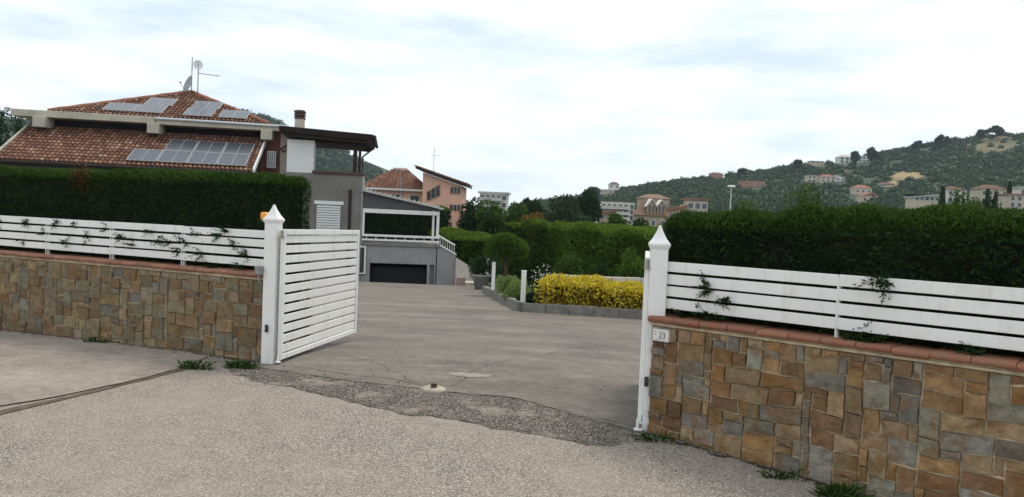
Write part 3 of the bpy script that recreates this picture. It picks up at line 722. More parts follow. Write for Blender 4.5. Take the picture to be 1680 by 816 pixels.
# roof tiles: half-round tiles laid in rows on a sloped polygon
def tiled(name, O, ex, ey, poly, parent, cw=.21, rh=.34, seed=1):
    """O origin, ex along eave, ey up the slope (unit vectors), poly in (a, b)"""
    O, ex, ey = Vector(O), Vector(ex).normalized(), Vector(ey).normalized(); nz = ex.cross(ey).normalized()
    if nz.z < 0: nz = -nz
    rr = random.Random(seed)
    def inside(a, b):
        c = False; n = len(poly); j = n - 1
        for i in range(n):
            (xi, yi), (xj, yj) = poly[i], poly[j]
            if (yi > b) != (yj > b) and a < (xj - xi) * (b - yi) / (yj - yi) + xi: c = not c
            j = i
        return c
    a0, a1 = min(p[0] for p in poly), max(p[0] for p in poly); b0, b1 = min(p[1] for p in poly), max(p[1] for p in poly)
    Vv, Ff = [], []; seg = 5
    for j in range(int((b1 - b0) / rh) + 1):
        for i in range(int((a1 - a0) / cw) + 1):
            a, b = a0 + (i + .5) * cw, b0 + (j + .5) * rh
            if not inside(a, b): continue
            base = len(Vv); lift = rr.uniform(0, .012); tw = rr.uniform(-.012, .012)
            for e, (bb, rad, up_) in enumerate([(b - rh * .55, cw * .43, .05), (b + rh * .5, cw * .37, .012)]):
                for k in range(seg + 1):
                    t = math.pi * k / seg
                    p = O + ex * (a - math.cos(t) * rad + (tw if e else -tw)) + ey * bb + nz * (math.sin(t) * rad * .85 + up_ + lift)
                    Vv.append(tuple(p))
            for k in range(seg): Ff.append((base + k, base + k + 1, base + seg + 2 + k, base + seg + 1 + k))
    o = link(name, fast_mesh(name, np.array(Vv), np.array(Ff)), M['tile'], parent); o['kind'] = 'stuff'; return o
def slope_slab(name, pts, thick, mat, parent=hv):
    return hp(name, MB().prism(pts, (0, 0, -thick)), mat, parent)
# lean-to roof in front
lt = slope_slab('lean_to_roof', [(-12.5, -3.2, 3.48), (-1.12, -3.2, 3.48), (-1.12, .55, 5.46), (-12.5, .55, 5.46)], .14, 'far_roof2')
sl = math.hypot(3.75, 1.98)
tiled('roof_tiles', (-12.5, -3.25, 3.46), (1, 0, 0), (0, 3.75, 1.98), [(0, 0), (11.38, 0), (11.38, sl), (0, sl)], lt, seed=2)
hp('eave_shade_soffit', MB().box(-12.4, -1.14, -3.15, -2.6, 3.285, 3.33), 'wood_dark')  # dark board added below the eave, part of its painted shadow band
hp('eave_gutter', MB().tube([(-12.6, -3.32, 3.40), (-1.05, -3.32, 3.40)], .075, 10), 'wood_dark')
hp('verge_trim', MB().prism([(-1.11, -3.25, 3.38), (-1.03, -3.25, 3.38), (-1.03, .33, 5.27), (-1.11, .33, 5.27)], (0, 0, .24)), 'panel_white')
hp('verge_trim', MB().prism([(-12.6, -3.25, 3.38), (-12.51, -3.25, 3.38), (-12.51, .5, 5.36), (-12.6, .5, 5.36)], (0, 0, .24)), 'cream')
# hipped upper roof
bx0, bx1, by0, by1, bz = -11.5, -.9, -.1, 9.2, 6.09; apx = (-5.95, 4.7, 8.15)
ur = hp('upper_roof', MB().add([(bx0, by0, bz), (bx1, by0, bz), (bx1, by1, bz), (bx0, by1, bz), apx], [(3, 2, 1, 0), (0, 1, 4), (1, 2, 4), (2, 3, 4), (3, 0, 4)]), 'far_roof2')
sl2 = math.hypot(apx[1] - by0, apx[2] - bz)
tiled('roof_tiles', (bx0, by0 - .02, bz), (1, 0, 0), (0, apx[1] - by0, apx[2] - bz), [(0, 0), (bx1 - bx0, 0), (apx[0] - bx0, sl2 * .995)], ur, seed=3)
sl3 = math.hypot(bx1 - apx[0], apx[2] - bz)
tiled('roof_tiles', (bx1, by0, bz), (0, 1, 0), (apx[0] - bx1, 0, apx[2] - bz), [(0, 0), (by1 - by0, 0), (apx[1] - by0, sl3)], ur, seed=4)
tiled('roof_tiles', (bx0, by0, bz), (0, 1, 0), (apx[0] - bx0, 0, apx[2] - bz), [(0, 0), (by1 - by0, 0), (apx[1] - by0, math.hypot(bx0 - apx[0], apx[2] - bz))], ur, seed=5)
for c in ((bx0, by0), (bx1, by0)):
    pts = [Vector((c[0], c[1], bz + .06)).lerp(Vector(apx) + Vector((0, 0, .06)), t / 14) for t in range(15)]
    hp('ridge_tiles', MB().tube(pts, [.10 + .02 * (k % 2) for k in range(15)], 8), 'far_roof', ur)
# solar panels
def solar(O, ex, ey, a, b, wd, ht, lift=.13):
    O, ex, ey = Vector(O), Vector(ex).normalized(), Vector(ey).normalized(); nz = ex.cross(ey).normalized()
    p = O + nz * lift
    def P(x, y, z): return p + ex * (a + x) + ey * (b + y) + nz * z
    g = .012
    fr = MB().hexa([P(g, g, 0), P(wd - g, g, 0), P(wd - g, ht - g, 0), P(g, ht - g, 0)], [P(g, g, .035), P(wd - g, g, .035), P(wd - g, ht - g, .035), P(g, ht - g, .035)])
    o = hp('solar_panel', fr, 'pvframe')
    i = .035
    for (x0, x1) in ((i, wd / 2 - .008), (wd / 2 + .008, wd - i)):
        for (y0, y1) in ((i, ht / 2 - .008), (ht / 2 + .008, ht - i)):
            hp('cell_field', MB().hexa([P(x0, y0, .036), P(x1, y0, .036), P(x1, y1, .036), P(x0, y1, .036)], [P(x0, y0, .039), P(x1, y0, .039), P(x1, y1, .039), P(x0, y1, .039)]), 'pv', o)
LO, LE, LY = (-12.5, -3.2, 3.48), (1, 0, 0), (0, 3.75, 1.98)
for c in range(3):
    for q in range(2): solar(LO, LE, LY, 6.97 + c * 1.36, .30 + q * 1.36, 1.34, 1.33)
solar(LO, LE, LY, 5.61, .30, 1.34, 1.33)
UO, UE, UY = (bx0, by0, bz), (1, 0, 0), (0, apx[1] - by0, apx[2] - bz)
for a, b in ((2.35, .45), (3.80, .45), (3.95, 1.85), (6.25, .35), (8.0, .35), (6.35, 1.75)): solar(UO, UE, UY, a, b, 1.42, 1.35)
# chimney
ch = hp('chimney', MB().box(.05, .55, 2.6, 3.1, 3.0, 6.80), 'house_beige')
for k in range(3): hp('cap', MB().bbox(.02 - .01 * k, .58 + .01 * k, 2.57, 3.13, 6.803 + k * .17, 6.92 + k * .17, .01), 'ledge', ch)
hp('cap', MB().box(.10, .50, 2.65, 3.05, 6.75, 7.3), 'void', ch)
# antenna mast with two dishes
an = hp('antenna_mast', MB().tube([(-5.95, 4.7, 8.1), (-5.95, 4.7, 10.15)], .028, 8).tube([(-5.62, 4.75, 8.1), (-5.62, 4.75, 9.75)], .03, 8).tube([(-5.62, 4.75, 9.28), (-4.4, 4.6, 9.18)], .022, 6), 'metal')
def dish(c, rad, dirv, mat):
    d = Vector(dirv).normalized(); a = d.cross(Vector((0, 0, 1))).normalized(); b = d.cross(a); mb = MB(); base = 0; n = 18
    for ring in range(5):
        q = ring / 4
        for k in range(n):
            t = 2 * math.pi * k / n; mb.v.append(tuple(Vector(c) + (a * math.cos(t) + b * math.sin(t) * 1.08) * rad * q + d * (q * q * rad * .28)))
    for ring in range(4):
        for k in range(n): mb.f.append((ring * n + k, ring * n + (k + 1) % n, (ring + 1) * n + (k + 1) % n, (ring + 1) * n + k))
    hp('satellite_dish', mb, mat, an, True)
    mb2 = MB().tube([Vector(c) - b * rad * -.9, Vector(c) + d * rad * 1.15 + b * rad * .2], .014, 6); mb2.tube([Vector(c) + d * rad * 1.15 + b * rad * .2, Vector(c) + d * rad * 1.0 + b * rad * .1], .04, 8)
    hp('dish_arm', mb2, 'metal', an)
dish((-6.02, 4.62, 8.55), .50, (-.75, -.55, .3), 'dish')
dish((-5.62, 4.66, 9.72), .26, (.25, -.9, .2), 'panel_white')
hp('wall_vent_pipe', MB().tube([(-9.4, 1.0, 6.1), (-9.4, 1.0, 6.6), (-9.8, 1.0, 6.65)], .04, 8), 'metal')
hp('roof_pipe', MB().tube([(-.35, .5, 6.1), (-.35, .5, 6.42), (-.75, .5, 6.45)], .05, 8), 'metal')
# balcony: dark timber roof, post, white screen, ledge
rf = hp('balcony_roof', MB().hexa([(-.15, -1.75, 5.62), (4.42, -1.75, 5.42), (4.42, 4.1, 5.42), (-.15, 4.1, 5.62)], [(-.15, -1.85, 5.90), (4.50, -1.85, 5.72), (4.50, 4.1, 5.72), (-.15, 4.1, 5.90)]), 'wood_dark')
for k in range(8):
    v = -1.5 + k * .75; hp('beam', MB().hexa([(.1, v, 5.44), (4.2, v, 5.26), (4.2, v + .12, 5.26), (.1, v + .12, 5.44)], [(.1, v, 5.607), (4.2, v, 5.427), (4.2, v + .12, 5.427), (.1, v + .12, 5.607)]), 'wood_dark', rf)
hp('edge_beam', MB().box(.3, 4.05, -.95, -.70, 4.98, 5.28), 'wood_dark', rf)
hp('gutter', MB().tube([(4.56, -1.9, 5.60), (4.56, 4.2, 5.60)], .085, 10).tube([(4.56, -1.88, 5.6), (4.60, -1.86, 5.25), (4.48, -1.8, 4.98), (3.95, -1.05, 4.6), (3.98, -1.04, 3.9)], .045, 8), 'wood_dark', rf)
hp('post', MB().bbox(3.48, 3.68, -.92, -.72, 3.78, 5.28, .01), 'wood_dark'); hp('post', MB().bbox(3.74, 3.86, -.72, -.60, 3.78, 5.28, .01), 'wood_dark')
hp('post', MB().bbox(3.55, 3.70, 3.6, 3.75, 3.66, 5.4, .01), 'wood_dark')
hp('screen', MB().bbox(.16, 1.52, -.98, -.93, 3.60, 5.33, .005), 'panel_white'); hp('screen_frame', MB().bbox(1.525, 1.60, -1.0, -.92, 3.70, 5.2, .005), 'house_lightgrey')
hp('ledge', MB().bbox(1.45, 4.10, -1.14, -.75, 3.663, 3.80, .02), 'ledge'); hp('ledge', MB().bbox(3.75, 4.10, -.748, 4.0, 3.663, 3.80, .02), 'ledge')
# air conditioner and wall lamp
ac = hp('air_conditioner', MB().bbox(-.98, -.52, -.02, .32, 3.86, 4.74, .02), 'panel_white')
for j in range(9):
    for i in range(4): hp('grille_slot', MB().box(-.93 + i * .10, -.87 + i * .10, -.026, -.0215, 3.93 + j * .087, 3.985 + j * .087), 'void', ac)
hp('fan_side', MB().box(-.518, -.515, .05, .25, 3.95, 4.65), 'void', ac)
lm = MB(); rot = Matrix.Translation((-.12, .22, 4.93)) @ Matrix.Rotation(math.radians(-32), 4, 'Y')
for x0, x1, z0, z1 in ((-.2, .2, .08, .12), (-.2, .2, -.12, -.08), (-.2, -.15, -.0795, .0795), (.15, .2, -.0795, .0795)): lm.box(x0, x1, -.05, .06, z0, z1, rot)
hp('wall_lamp', lm, 'ledge')
# grey block details
sh = hp('shutter', MB().bbox(1.70, 2.98, -1.05, -.995, .2, 2.06, .01), 'house_grey')
for k in range(14): hp('shutter_slat', MB().bbox(1.74, 2.94, -1.085, -1.051, .235 + k * .13, .335 + k * .13, .006), 'shutter', sh)
hp('lintel', MB().bbox(1.60, 3.08, -1.10, -.99, 2.075, 2.26, .01), 'panel_white')
hp('downpipe', MB().tube([(3.40, -1.06, 2.9), (3.42, -1.06, -2.9)], .075, 10), 'wood_dark')
hp('corner_trim', MB().bbox(3.955, 4.06, -1.02, .5, -3.5, 3.66, .01), 'house_lightgrey')
# veranda over the garage
W0, W1 = 4.065, 8.05
hp('gable_wall', MB().prism([(W0, -.95, 1.97), (W1 - .05, -.95, 2.03), (W1 - .05, -.95, 2.10), (W0, -.95, 2.82)], (0, .16, 0)), 'house_dark')
vr = hp('veranda_roof', MB().prism([(W0, -1.25, 2.84), (W1 + .18, -1.25, 2.06), (W1 + .18, -1.25, 2.15), (W0, -1.25, 2.93)], (0, 5.4, 0)), 'pvframe')
for k in range(16): hp('roof_edge_tile', MB().tube([(W0 + .12 + k * .25, -1.33, 2.93 - (k * .25 + .12) * .187), (W0 + .12 + k * .25, 4.1, 2.93 - (k * .25 + .12) * .187)], .085, 6), 'far_roofw', vr)
hp('beam', MB().bbox(W0, W1, -1.02, -.80, 1.745, 1.965, .01), 'white')
hp('post', MB().bbox(W1 - .14, W1, -1.0, -.86, .64, 1.743, .01), 'white'); hp('post', MB().bbox(W1 - .34, W1 - .26, -.9, -.82, .64, 1.743, .01), 'white'); hp('post', MB().bbox(W0, W0 + .10, -1.0, -.86, .64, 1.743, .01), 'white')
hp('post', MB().bbox(W1 - .14, W1, 3.7, 3.84, .26, 2.1, .01), 'white')
hp('beam', MB().bbox(W1 - .14, W1, -.798, 3.84, 1.80, 1.96, .01), 'white')
hp('handrail', MB().bbox(W0, W1 + .05, -1.04, -.86, .52, .638, .01), 'white')
hp('lower_rail', MB().bbox(W0, W1 + .05, -1.0, -.9, .30, .40, .01), 'white')
for k in range(8): hp('baluster', MB().bbox(W0 + .2 + k * .5, W0 + .24 + k * .5, -.97, -.93, .402, .518, .004), 'white')
hp('floor_slab', MB().bbox(W0, W1 + .1, -1.06, 4.0, .05, .24, .01), 'house_grey')
# garage front: piers and lintel leaving the opening, dark interior behind
gf = 'house_lightgrey'
hp('wall', MB().box(W0, W1 - .1, -.98, -.7, -.86, .045), gf)
for x0, x1 in ((W0, 4.52), (7.50, 7.64), (7.88, W1 - .1)): hp('pier', MB().box(x0, x1, -.975, -.705, -3.6, -.862), gf)
hp('back_wall', MB().box(W0, W1 - .1, 3.2, 3.4, -3.6, .04), 'house_dark')
hp('side_wall', MB().box(W1 - .395, W1 - .12, -.698, 3.19, -3.6, .044), gf)
hp('garage_door', MB().bbox(4.53, 7.49, -.55, -.50, -3.2, -1.05, .01), 'void')  # door and panels coloured near black to paint the darkness of the opening
for k in range(5): hp('door_panel', MB().bbox(4.56 + k * .585, 5.10 + k * .585, -.565, -.552, -3.15, -1.08, .006), 'void')
wd = hp('side_window', MB().bbox(3.975, 4.30, -1.115, -.99, -1.45, .0, .01), 'white'); hp('pane', MB().box(4.0, 4.22, -1.122, -1.1165, -1.38, -.06), 'glass', wd)
# outside stair on the right with its sloping parapet and railing
hp('stair_wall', MB().prism([(8.0, -1.0, -3.6), (8.98, -1.0, -3.6), (8.98, -1.0, -.30), (8.0, -1.0, .22)], (0, 1.4, 0)), gf)
hp('stair_coping', MB().prism([(7.98, -1.06, .23), (9.02, -1.06, -.31), (9.02, -1.06, -.24), (7.98, -1.06, .30)], (0, 1.5, 0)), 'white')
rl = hp('stair_rail', MB().tube([(8.0, -.98, .72), (8.92, -.98, .22)], .035, 8).tube([(8.0, .35, .72), (8.92, .35, .22)], .035, 8), 'white')
for k in range(8):
    u = 8.04 + k * .122; hp('rail_bar', MB().tube([(u, -.98, .23 - (u - 8) * .54), (u, -.98, .70 - (u - 8) * .54)], .014, 6), 'white', rl)
ramp_ = thing('ramp_wall', 'pale sloping wall standing in for the sunlit concrete ramp right of the villa stairs', 'wall', (-2.93, 40.5, 0), HA)
MB().prism([(0, 0, -3.4), (1.55, 0, -3.4), (1.55, 0, -1.15), (.75, 0, -.85), (0, 0, -.42)], (0, .35, 0)).build('wall', M['concrete_pale'], ramp_)  # pale wall shape stands in for a sunlit concrete ramp
MB().bbox(.05, 1.2, -1.3, -.05, -3.4, -1.62, .02).build('landing', M['concrete_pale'], ramp_)
MB().bbox(-.02, .4, -1.35, -1.05, -3.4, -1.35, .02).build('step', plain('step_terracotta', (.36, .24, .18), .9), ramp_)

# ------------------------------------------------------------------ garden bed right of the driveway
kb = thing('bed_kerb', 'low grey concrete kerb edging the planted bed beside the driveway', 'kerb', (0, 0, 0))
def kerb_run(p0, p1, n, h):
    p0, p1 = np.array(p0), np.array(p1); d = p1 - p0; L = np.linalg.norm(d); d = d / L; nn = np.array([-d[1], d[0]])
    for k in range(n):
        a = p0 + d * (L * k / n + .006); b = p0 + d * (L * (k + 1) / n - .006); q = .09
        pts = [a - nn * q, b - nn * q, b + nn * q, a + nn * q]; dz = rnd.uniform(-.012, .012)
        MB().hexa([(p[0], p[1], float(T(*p)) - .1) for p in pts], [(p[0], p[1], float(T(*p)) + h + dz) for p in pts]).build('kerb_block', M['kerb'], kb)
kerb_run((-1.02, 30.2), (.27, 19.05), 11, .24); kerb_run((.33, 18.95), (3.2, 17.95), 5, .23); kerb_run((3.25, 17.93), (7.4, 16.5), 5, .23)
sheet('planting_bed', [(-.95, 30.2), (.35, 19.1), (3.2, 18.05), (7.4, 16.6), (9, 22), (4, 30), (1, 34)], .13, M['soil'], 1.0)

def blob_points(n, centers, radii, shell=.35):
    c = rng.integers(0, len(centers), n); d = unit(rng.normal(size=(n, 3))); rr = 1 - shell * rng.random(n) ** 1.5
    return centers[c] + d * radii[c] * rr[:, None], d
def shrub(name, label, cat, base, size, n, L, W, mat, clumps=14, group=None, flat=.9, core=True, trunk=False, mat2=None):
    """bushy shrub; base = ground point; size = (rx, ry, height)"""
    th = thing(name, label, cat, tuple(map(float, base)), 0, group); rx, ry, h = size
    u = unit(rng.normal(size=(clumps, 3))); u[:, 2] = np.abs(u[:, 2])
    q = rng.uniform(.35, .72, (clumps, 1)); cen = u * q * np.array([rx, ry, h * .8]) + np.array([0, 0, h * .22])
    rad = np.stack([rng.uniform(.30, .45, clumps) * rx, rng.uniform(.30, .45, clumps) * ry, rng.uniform(.22, .34, clumps) * h], 1)
    P, d = blob_points(n, cen, rad); P[:, 2] = np.maximum(P[:, 2], .03)
    dd = d * .6 + np.array([0, 0, .35]) + rng.normal(size=(n, 3)) * .6
    me = fast_mesh('foliage', cards(P, dd, L * rng.uniform(.6, 1.4, n), W * rng.uniform(.6, 1.3, n), .1), quads_for(n))
    link('foliage', me, M[mat], th)
    mb = MB()
    for k in range(6):
        t = 6.28 * k / 6; mb.tube([(0.02 * math.cos(t), .02 * math.sin(t), -.05), (rx * .4 * math.cos(t), ry * .4 * math.sin(t), h * .65)], [.025 * h + .008, .008], 6)
    mb.build('stem', M['bark'], th)
    return th
def gpt(px, py, Y, off=0):
    p = at(px, py, Y); return (p[0], p[1], float(T(p[0], p[1])) + off)
# golden variegated hedge: four adjoining bushes
for k, (x, y, rx, h, lab) in enumerate([(1.22, 19.55, .50, .78, 'leftmost golden variegated bush behind the kerb, next to the spiky plant'), (2.0, 19.25, .62, .80, 'second golden variegated bush from the left behind the kerb'), (2.85, 18.9, .62, .70, 'third golden variegated bush from the left behind the kerb'), (3.75, 18.6, .66, .64, 'rightmost golden variegated bush, half hidden by the right gate post')]):
    b = (x, y, float(T(x, y)) + .1)
    th = shrub('golden_bush', lab, 'bush', b, (rx, .6, h), 5200, .085, .045, 'golden_in', 34, 'golden bushes along the kerb')
    n = 1500; ang = rng.random(n) * 6.28; rr = np.sqrt(rng.random(n)); P = np.stack([rr * np.cos(ang) * rx, rr * np.sin(ang) * .52, h * (.98 - .22 * rr ** 2.5) + rng.normal(0, .045, n)], 1)
    link('golden_tips', fast_mesh('golden_tips', cards(P, np.array([0, -.1, .8]) + rng.normal(size=(n, 3)) * .6, .095 * rng.uniform(.6, 1.3, n), .05, .1), quads_for(n)), M['golden'], th)
for ob in [o for o in list(C.objects) if o.name.startswith('golden_bush') and o.type == 'EMPTY']:
    n = 420; P = np.stack([rng.uniform(-.62, .62, n), -.50 - .14 * rng.random(n), rng.uniform(.08, .72, n)], 1); P[:, 1] += .25 * (np.abs(P[:, 0]) / .62) ** 3
    link('front_tips', fast_mesh('front_tips', cards(P, np.array([0, -.6, .4]) + rng.normal(size=(n, 3)) * .6, .085 * rng.uniform(.6, 1.3, n), .045, .1), quads_for(n)), M['golden'], ob)['kind'] = 'stuff'
# clipped mushroom topiary
b = gpt(829, 440, 27); tp = thing('topiary', 'round clipped mushroom shaped topiary bush in front of the tall hedge', 'topiary', b)
n = 9000; u = unit(rng.normal(size=(n, 3))); rx, rz = .78, .62; zc = at(829, 412, 27)[2] - b[2]
u[:, 2] = np.where(u[:, 2] < -.35, -.35 + .1 * rng.random(n), u[:, 2]); P = u * np.array([rx, rx, rz]) * (1 - .16 * rng.random(n)[:, None] ** 2 + .13 * Wob(8, 8, .8, 4)(u * 1.3)[:, None]) + np.array([0, 0, zc])
link('crown', fast_mesh('crown', cards(P, u + rng.normal(size=(n, 3)) * .6, .09 * rng.uniform(.6, 1.3, n), .035, .1), quads_for(n)), M['palegreen'] if False else M['laurel'], tp)
MB().lathe([(0, zc - .2), (rx * .86, zc - .15), (rx * .86, zc + .1), (rx * .5, zc + rz * .74), (0, zc + rz * .86)], 16).build('inner_twigs', M['core'], tp)
MB().tube([(0, 0, -.1), (.03, .02, zc * .5), (0, 0, zc)], [.10, .07, .06], 8).build('trunk', M['bark'], tp)
# other bed plants
shrub('mounded_shrub', 'pale green mounded shrub near the middle white post', 'shrub', gpt(833, 470, 24.2, .1), (.56, .45, .78), 4600, .06, .022, 'palegreen', 18)
shrub('mounded_shrub', 'pale green mounded shrub directly left of the tallest white post', 'shrub', gpt(850, 485, 21.6, .1), (.46, .4, .68), 4200, .06, .022, 'palegreen', 18)
shrub('low_shrub', 'low dark green shrub at the kerb corner under the white post', 'shrub', gpt(868, 497, 19.9, .1), (.36, .28, .34), 1800, .08, .03, 'darkleaf', 12)
shrub('blue_shrub', 'low blue green juniper beside the pale sloping wall', 'shrub', gpt(800, 440, 39.0, .1), (.95, .8, 1.5), 4200, .10, .03, 'bluegreen', 18)
shrub('flowering_bush', 'loose bush with white flowers in front of the tall hedge', 'bush', gpt(893, 455, 25.5, .05), (.55, .5, 1.0), 1600, .08, .035, 'darkleaf', 10)
fb = bpy.data.objects['flowering_bush']; n = 90
P = unit(rng.normal(size=(n, 3))) * np.array([.5, .45, .55]) * rng.uniform(.6, 1.05, (n, 1)) + np.array([.0, -.1, .62])
link('flowers', fast_mesh('flowers', cards(P, rng.normal(size=(n, 3)), .05, .045, .2), quads_for(n)), M['petal'], fb)['kind'] = 'stuff'
sp = thing('spiky_plant', 'spiky dark green strap leaved plant right of the tallest white post', 'plant', gpt(884, 500, 20.1, .08))
n = 90; t = rng.random(n) * 6.28; el = rng.uniform(.5, 1.35, n); mbv = []; fcs = []
for k in range(n):
    L = rng.uniform(.5, .8); dx, dy = math.cos(t[k]), math.sin(t[k]); base = len(mbv)
    for j in range(5):
        q = j / 4; rr = L * q * math.cos(el[k]) + .25 * L * q * q * (1.3 - el[k]); zz = L * q * math.sin(el[k]) - .28 * L * q * q * (1.45 - el[k]); ww = .022 * (1 - q) + .002
        mbv += [(dx * rr - dy * ww, dy * rr + dx * ww, zz), (dx * rr + dy * ww, dy * rr - dx * ww, zz)]
    for j in range(4): fcs.append((base + 2 * j, base + 2 * j + 1, base + 2 * j + 3, base + 2 * j + 2))
link('leaves', fast_mesh('leaves', np.array(mbv), np.array(fcs)), M['strap'], sp)
shrub('garden_shrub', 'loose mid green shrub against the tall hedge, left behind the golden bushes', 'shrub', gpt(932, 440, 31, 0), (.9, .7, 1.9), 3200, .13, .05, 'midleaf', 16, 'loose shrubs before the tall hedge')
shrub('garden_shrub', 'loose dark shrub against the tall hedge, above the middle golden bushes', 'shrub', gpt(985, 440, 29.5, 0), (.8, .6, 1.55), 2800, .12, .045, 'darkleaf', 14, 'loose shrubs before the tall hedge')
shrub('garden_shrub', 'loose bright shrub against the tall hedge beside the right gate post', 'shrub', gpt(1042, 440, 28.2, 0), (.9, .7, 2.0), 3200, .13, .05, 'laurel', 16, 'loose shrubs before the tall hedge')
# white bollards
for lab, px, py0, py1, Y in [('tallest white bollard post at the bed corner', 857.5, 502, 444, 19.6), ('middle white bollard post among the pale shrubs', 809, 466, 430, 26.5), ('small far white bollard post by the potted plant', 799, 440, 424, 34)]:
    p0 = at(px, py0, Y); p1 = at(px, py1, Y); g = float(T(p0[0], p0[1])); ww = .055
    th = thing('bollard', lab, 'bollard', (p0[0], p0[1], g), .2, 'white bollards in the bed')
    hh = p1[2] - g
    MB().bbox(-ww, ww, -ww, ww, -.05, hh - .03, .006).build('shaft', M['white'], th)
    MB().bbox(-ww - .006, ww + .006, -ww - .006, ww + .006, hh - .029, hh, .008).build('cap', M['white'], th)
# potted plant
b = gpt(789, 472, 32.5); pt_ = thing('potted_plant', 'dark grey plant pot with leafy plant at the end of the kerb', 'potted plant', b)
MB().lathe([(0, 0), (.26, 0), (.36, .55), (.40, .57), (.40, .64), (.34, .64), (.33, .58), (0, .56)], 18).build('pot', M['greybox'], pt_, True)
n = 1400; P, d = blob_points(n, np.array([[0, 0, .95], [.15, 0, 1.1], [-.2, .05, 1.0]]), np.array([[.4, .4, .38]] * 3), .5)
link('foliage', fast_mesh('foliage', cards(P, d + rng.normal(size=(n, 3)) * .6, .11, .045, .1), quads_for(n)), M['darkleaf'], pt_)
# low pale path edge behind the golden bushes
pe = thing('garden_path_edge', 'low pale wall running behind the golden bushes', 'wall', (0, 0, 0))
for k in range(8):
    a, b = at(885 + k * 24, 456 + k * .4, 27), at(885 + k * 24 + 23, 456 + k * .4, 27)
    for q in (a, b): pass
    MB().box(a[0], b[0], 27, 27.25, float(T(a[0], 27)) - .1, float(T(a[0], 27)) + .84 + rnd.uniform(-.01, .01)).build('block', M['concrete_pale'], pe)

# ------------------------------------------------------------------ tall hedge across the back of the garden
def tall_hedge(label, p0, p1, width, h0, h1, n, L, W, mat, seed, amp=.25):
    p0, p1 = np.array(p0), np.array(p1); d = p1 - p0; ln = float(np.linalg.norm(d)); z = float(min(T(*p0), T(*p1)))
    return hedge(label, p0, d / ln, ln, 0.0, width, z - .1, z + h0, n, L, W, seed, .35, int(n * .06), amp, mats=(mat, 'lime'), name='tall_hedge', taper=(h1 - h0) / ln)
def on(px, Y): p = at(px, 400, Y); return (p[0], p[1])
def ztop(px, py, Y, p): return at(px, py, Y)[2]
tall_hedge('tall bright green laurel hedge beside the villa veranda', on(700, 47.5), on(832, 43), 2.2, 3.9, 3.7, 26000, .22, .085, 'laurel', 31, .65)
tall_hedge('tall dark laurel hedge across the back, behind the topiary', on(826, 40.5), on(905, 37.5), 2.0, 3.35, 3.35, 18000, .20, .075, 'midleaf', 32, .6)
tall_hedge('tall green laurel hedge behind the golden bushes', on(900, 36), on(1100, 28.5), 2.0, 3.1, 2.95, 34000, .18, .07, 'laurel', 33, .6)
tall_hedge('dark hedge seen through the open veranda', on(560, 54), on(712, 50), 2.0, 5.6, 5.4, 16000, .22, .085, 'darkleaf', 34)

# ------------------------------------------------------------------ trees
def tree(name, label, base, h, r, n, L, mat, trunk_h=None, clumps=26, cat='tree', group=None, shape=(1, 1), seed=0, lowest=.18):
    th = thing(name, label, cat, tuple(map(float, base)), 0, group); rr = random.Random(seed)
    th_ = trunk_h if trunk_h else h * .3
    cz = (h + th_ * .8) / 2; hz_ = (h - th_ * .6) / 2
    u = unit(rng.normal(size=(clumps, 3))); q = rng.uniform(.45, .78, (clumps, 1))
    cen = u * q * np.array([r, r, hz_]) + np.array([0, 0, cz]); cen[:, 2] = np.maximum(cen[:, 2], h * lowest)
    rad = np.stack([rng.uniform(.26, .42, clumps) * r] * 2 + [rng.uniform(.22, .36, clumps) * hz_], 1)
    P, d = blob_points(n, cen, rad, .4)
    dd = d * .5 + rng.normal(size=(n, 3)) * .7
    link('crown', fast_mesh('crown', cards(P, dd, L * rng.uniform(.6, 1.4, n), L * .5 * rng.uniform(.6, 1.3, n), .12), quads_for(n)), M[mat], th)
    mb = MB().tube([(0, 0, -.4), (.02 * h, 0, th_ * .6), (.0, .01 * h, cz)], [.03 * h, .022 * h, .009 * h], 8)
    for k in range(min(8, clumps)):
        c = cen[k]; mb.tube([(0, 0, th_ * rr.uniform(.6, 1)), tuple(c * np.array([.5, .5, .8])), tuple(c)], [.014 * h, .009 * h, .003 * h], 6)
    mb.build('trunk', M['bark'], th)
    return th
def tree_px(label, px, ytop, Y, wpx, mat, n=5000, name='tree', group=None, L=None, h=None, lowest=.18, clumps=26):
    p = at(px, ytop, Y); g = float(T(p[0], p[1])); hh = p[2] - g
    return tree(name, label, (p[0], p[1], g), hh, wpx / 2 * Y / F_PX, n, L or max(.18, Y * .0042), mat, clumps=clumps, group=group, seed=int(px), lowest=lowest)
G = 'garden trees behind the tall hedge'
tree_px('dark rounded evergreen tree standing above the tall hedge, near the white flats', 873, 314, 95, 44, 'darkleaf', 5200, group=G)
tree_px('big grey green tree with broad rounded crown left of the white apartments', 922, 317, 72, 92, 'olive', 8000, group=G)
tree_px('dark tree between the grey green tree and the white apartment block', 968, 311, 100, 50, 'darkleaf', 5200, group=G)
tree_px('small dark tree at the right of the salmon house', 775, 322, 72, 50, 'darkleaf', 4200, group=G)
tree_px('mid green tree right of the salmon house, behind the bright hedge', 812, 330, 66, 66, 'midleaf', 5200, group=G)
tree_px('leafy tree with rust coloured tips above the tall hedge', 872, 341, 60, 46, 'rustleaf', 2600, group=G, name='rust_tree')
tree_px('mid green bushy tree in front of the dark rounded evergreen', 848, 334, 64, 56, 'midleaf', 4200, group=G)
tree_px('low mid green tree in front of the red roofed house', 1010, 349, 58, 70, 'midleaf', 5200, group=G)
tree_px('low dark tree below the tan terraced house', 1050, 356, 52, 60, 'darkleaf', 4600, group=G)
tree_px('low olive tree right behind the grey green tree crown', 945, 338, 84, 60, 'olive', 4200, group=G)
G2 = 'trees beyond the right hedge'
tree_px('bright green loose tree rising above the right hedge, left one', 1325, 312, 34, 100, 'midleaf', 4200, group=G2, L=.16)
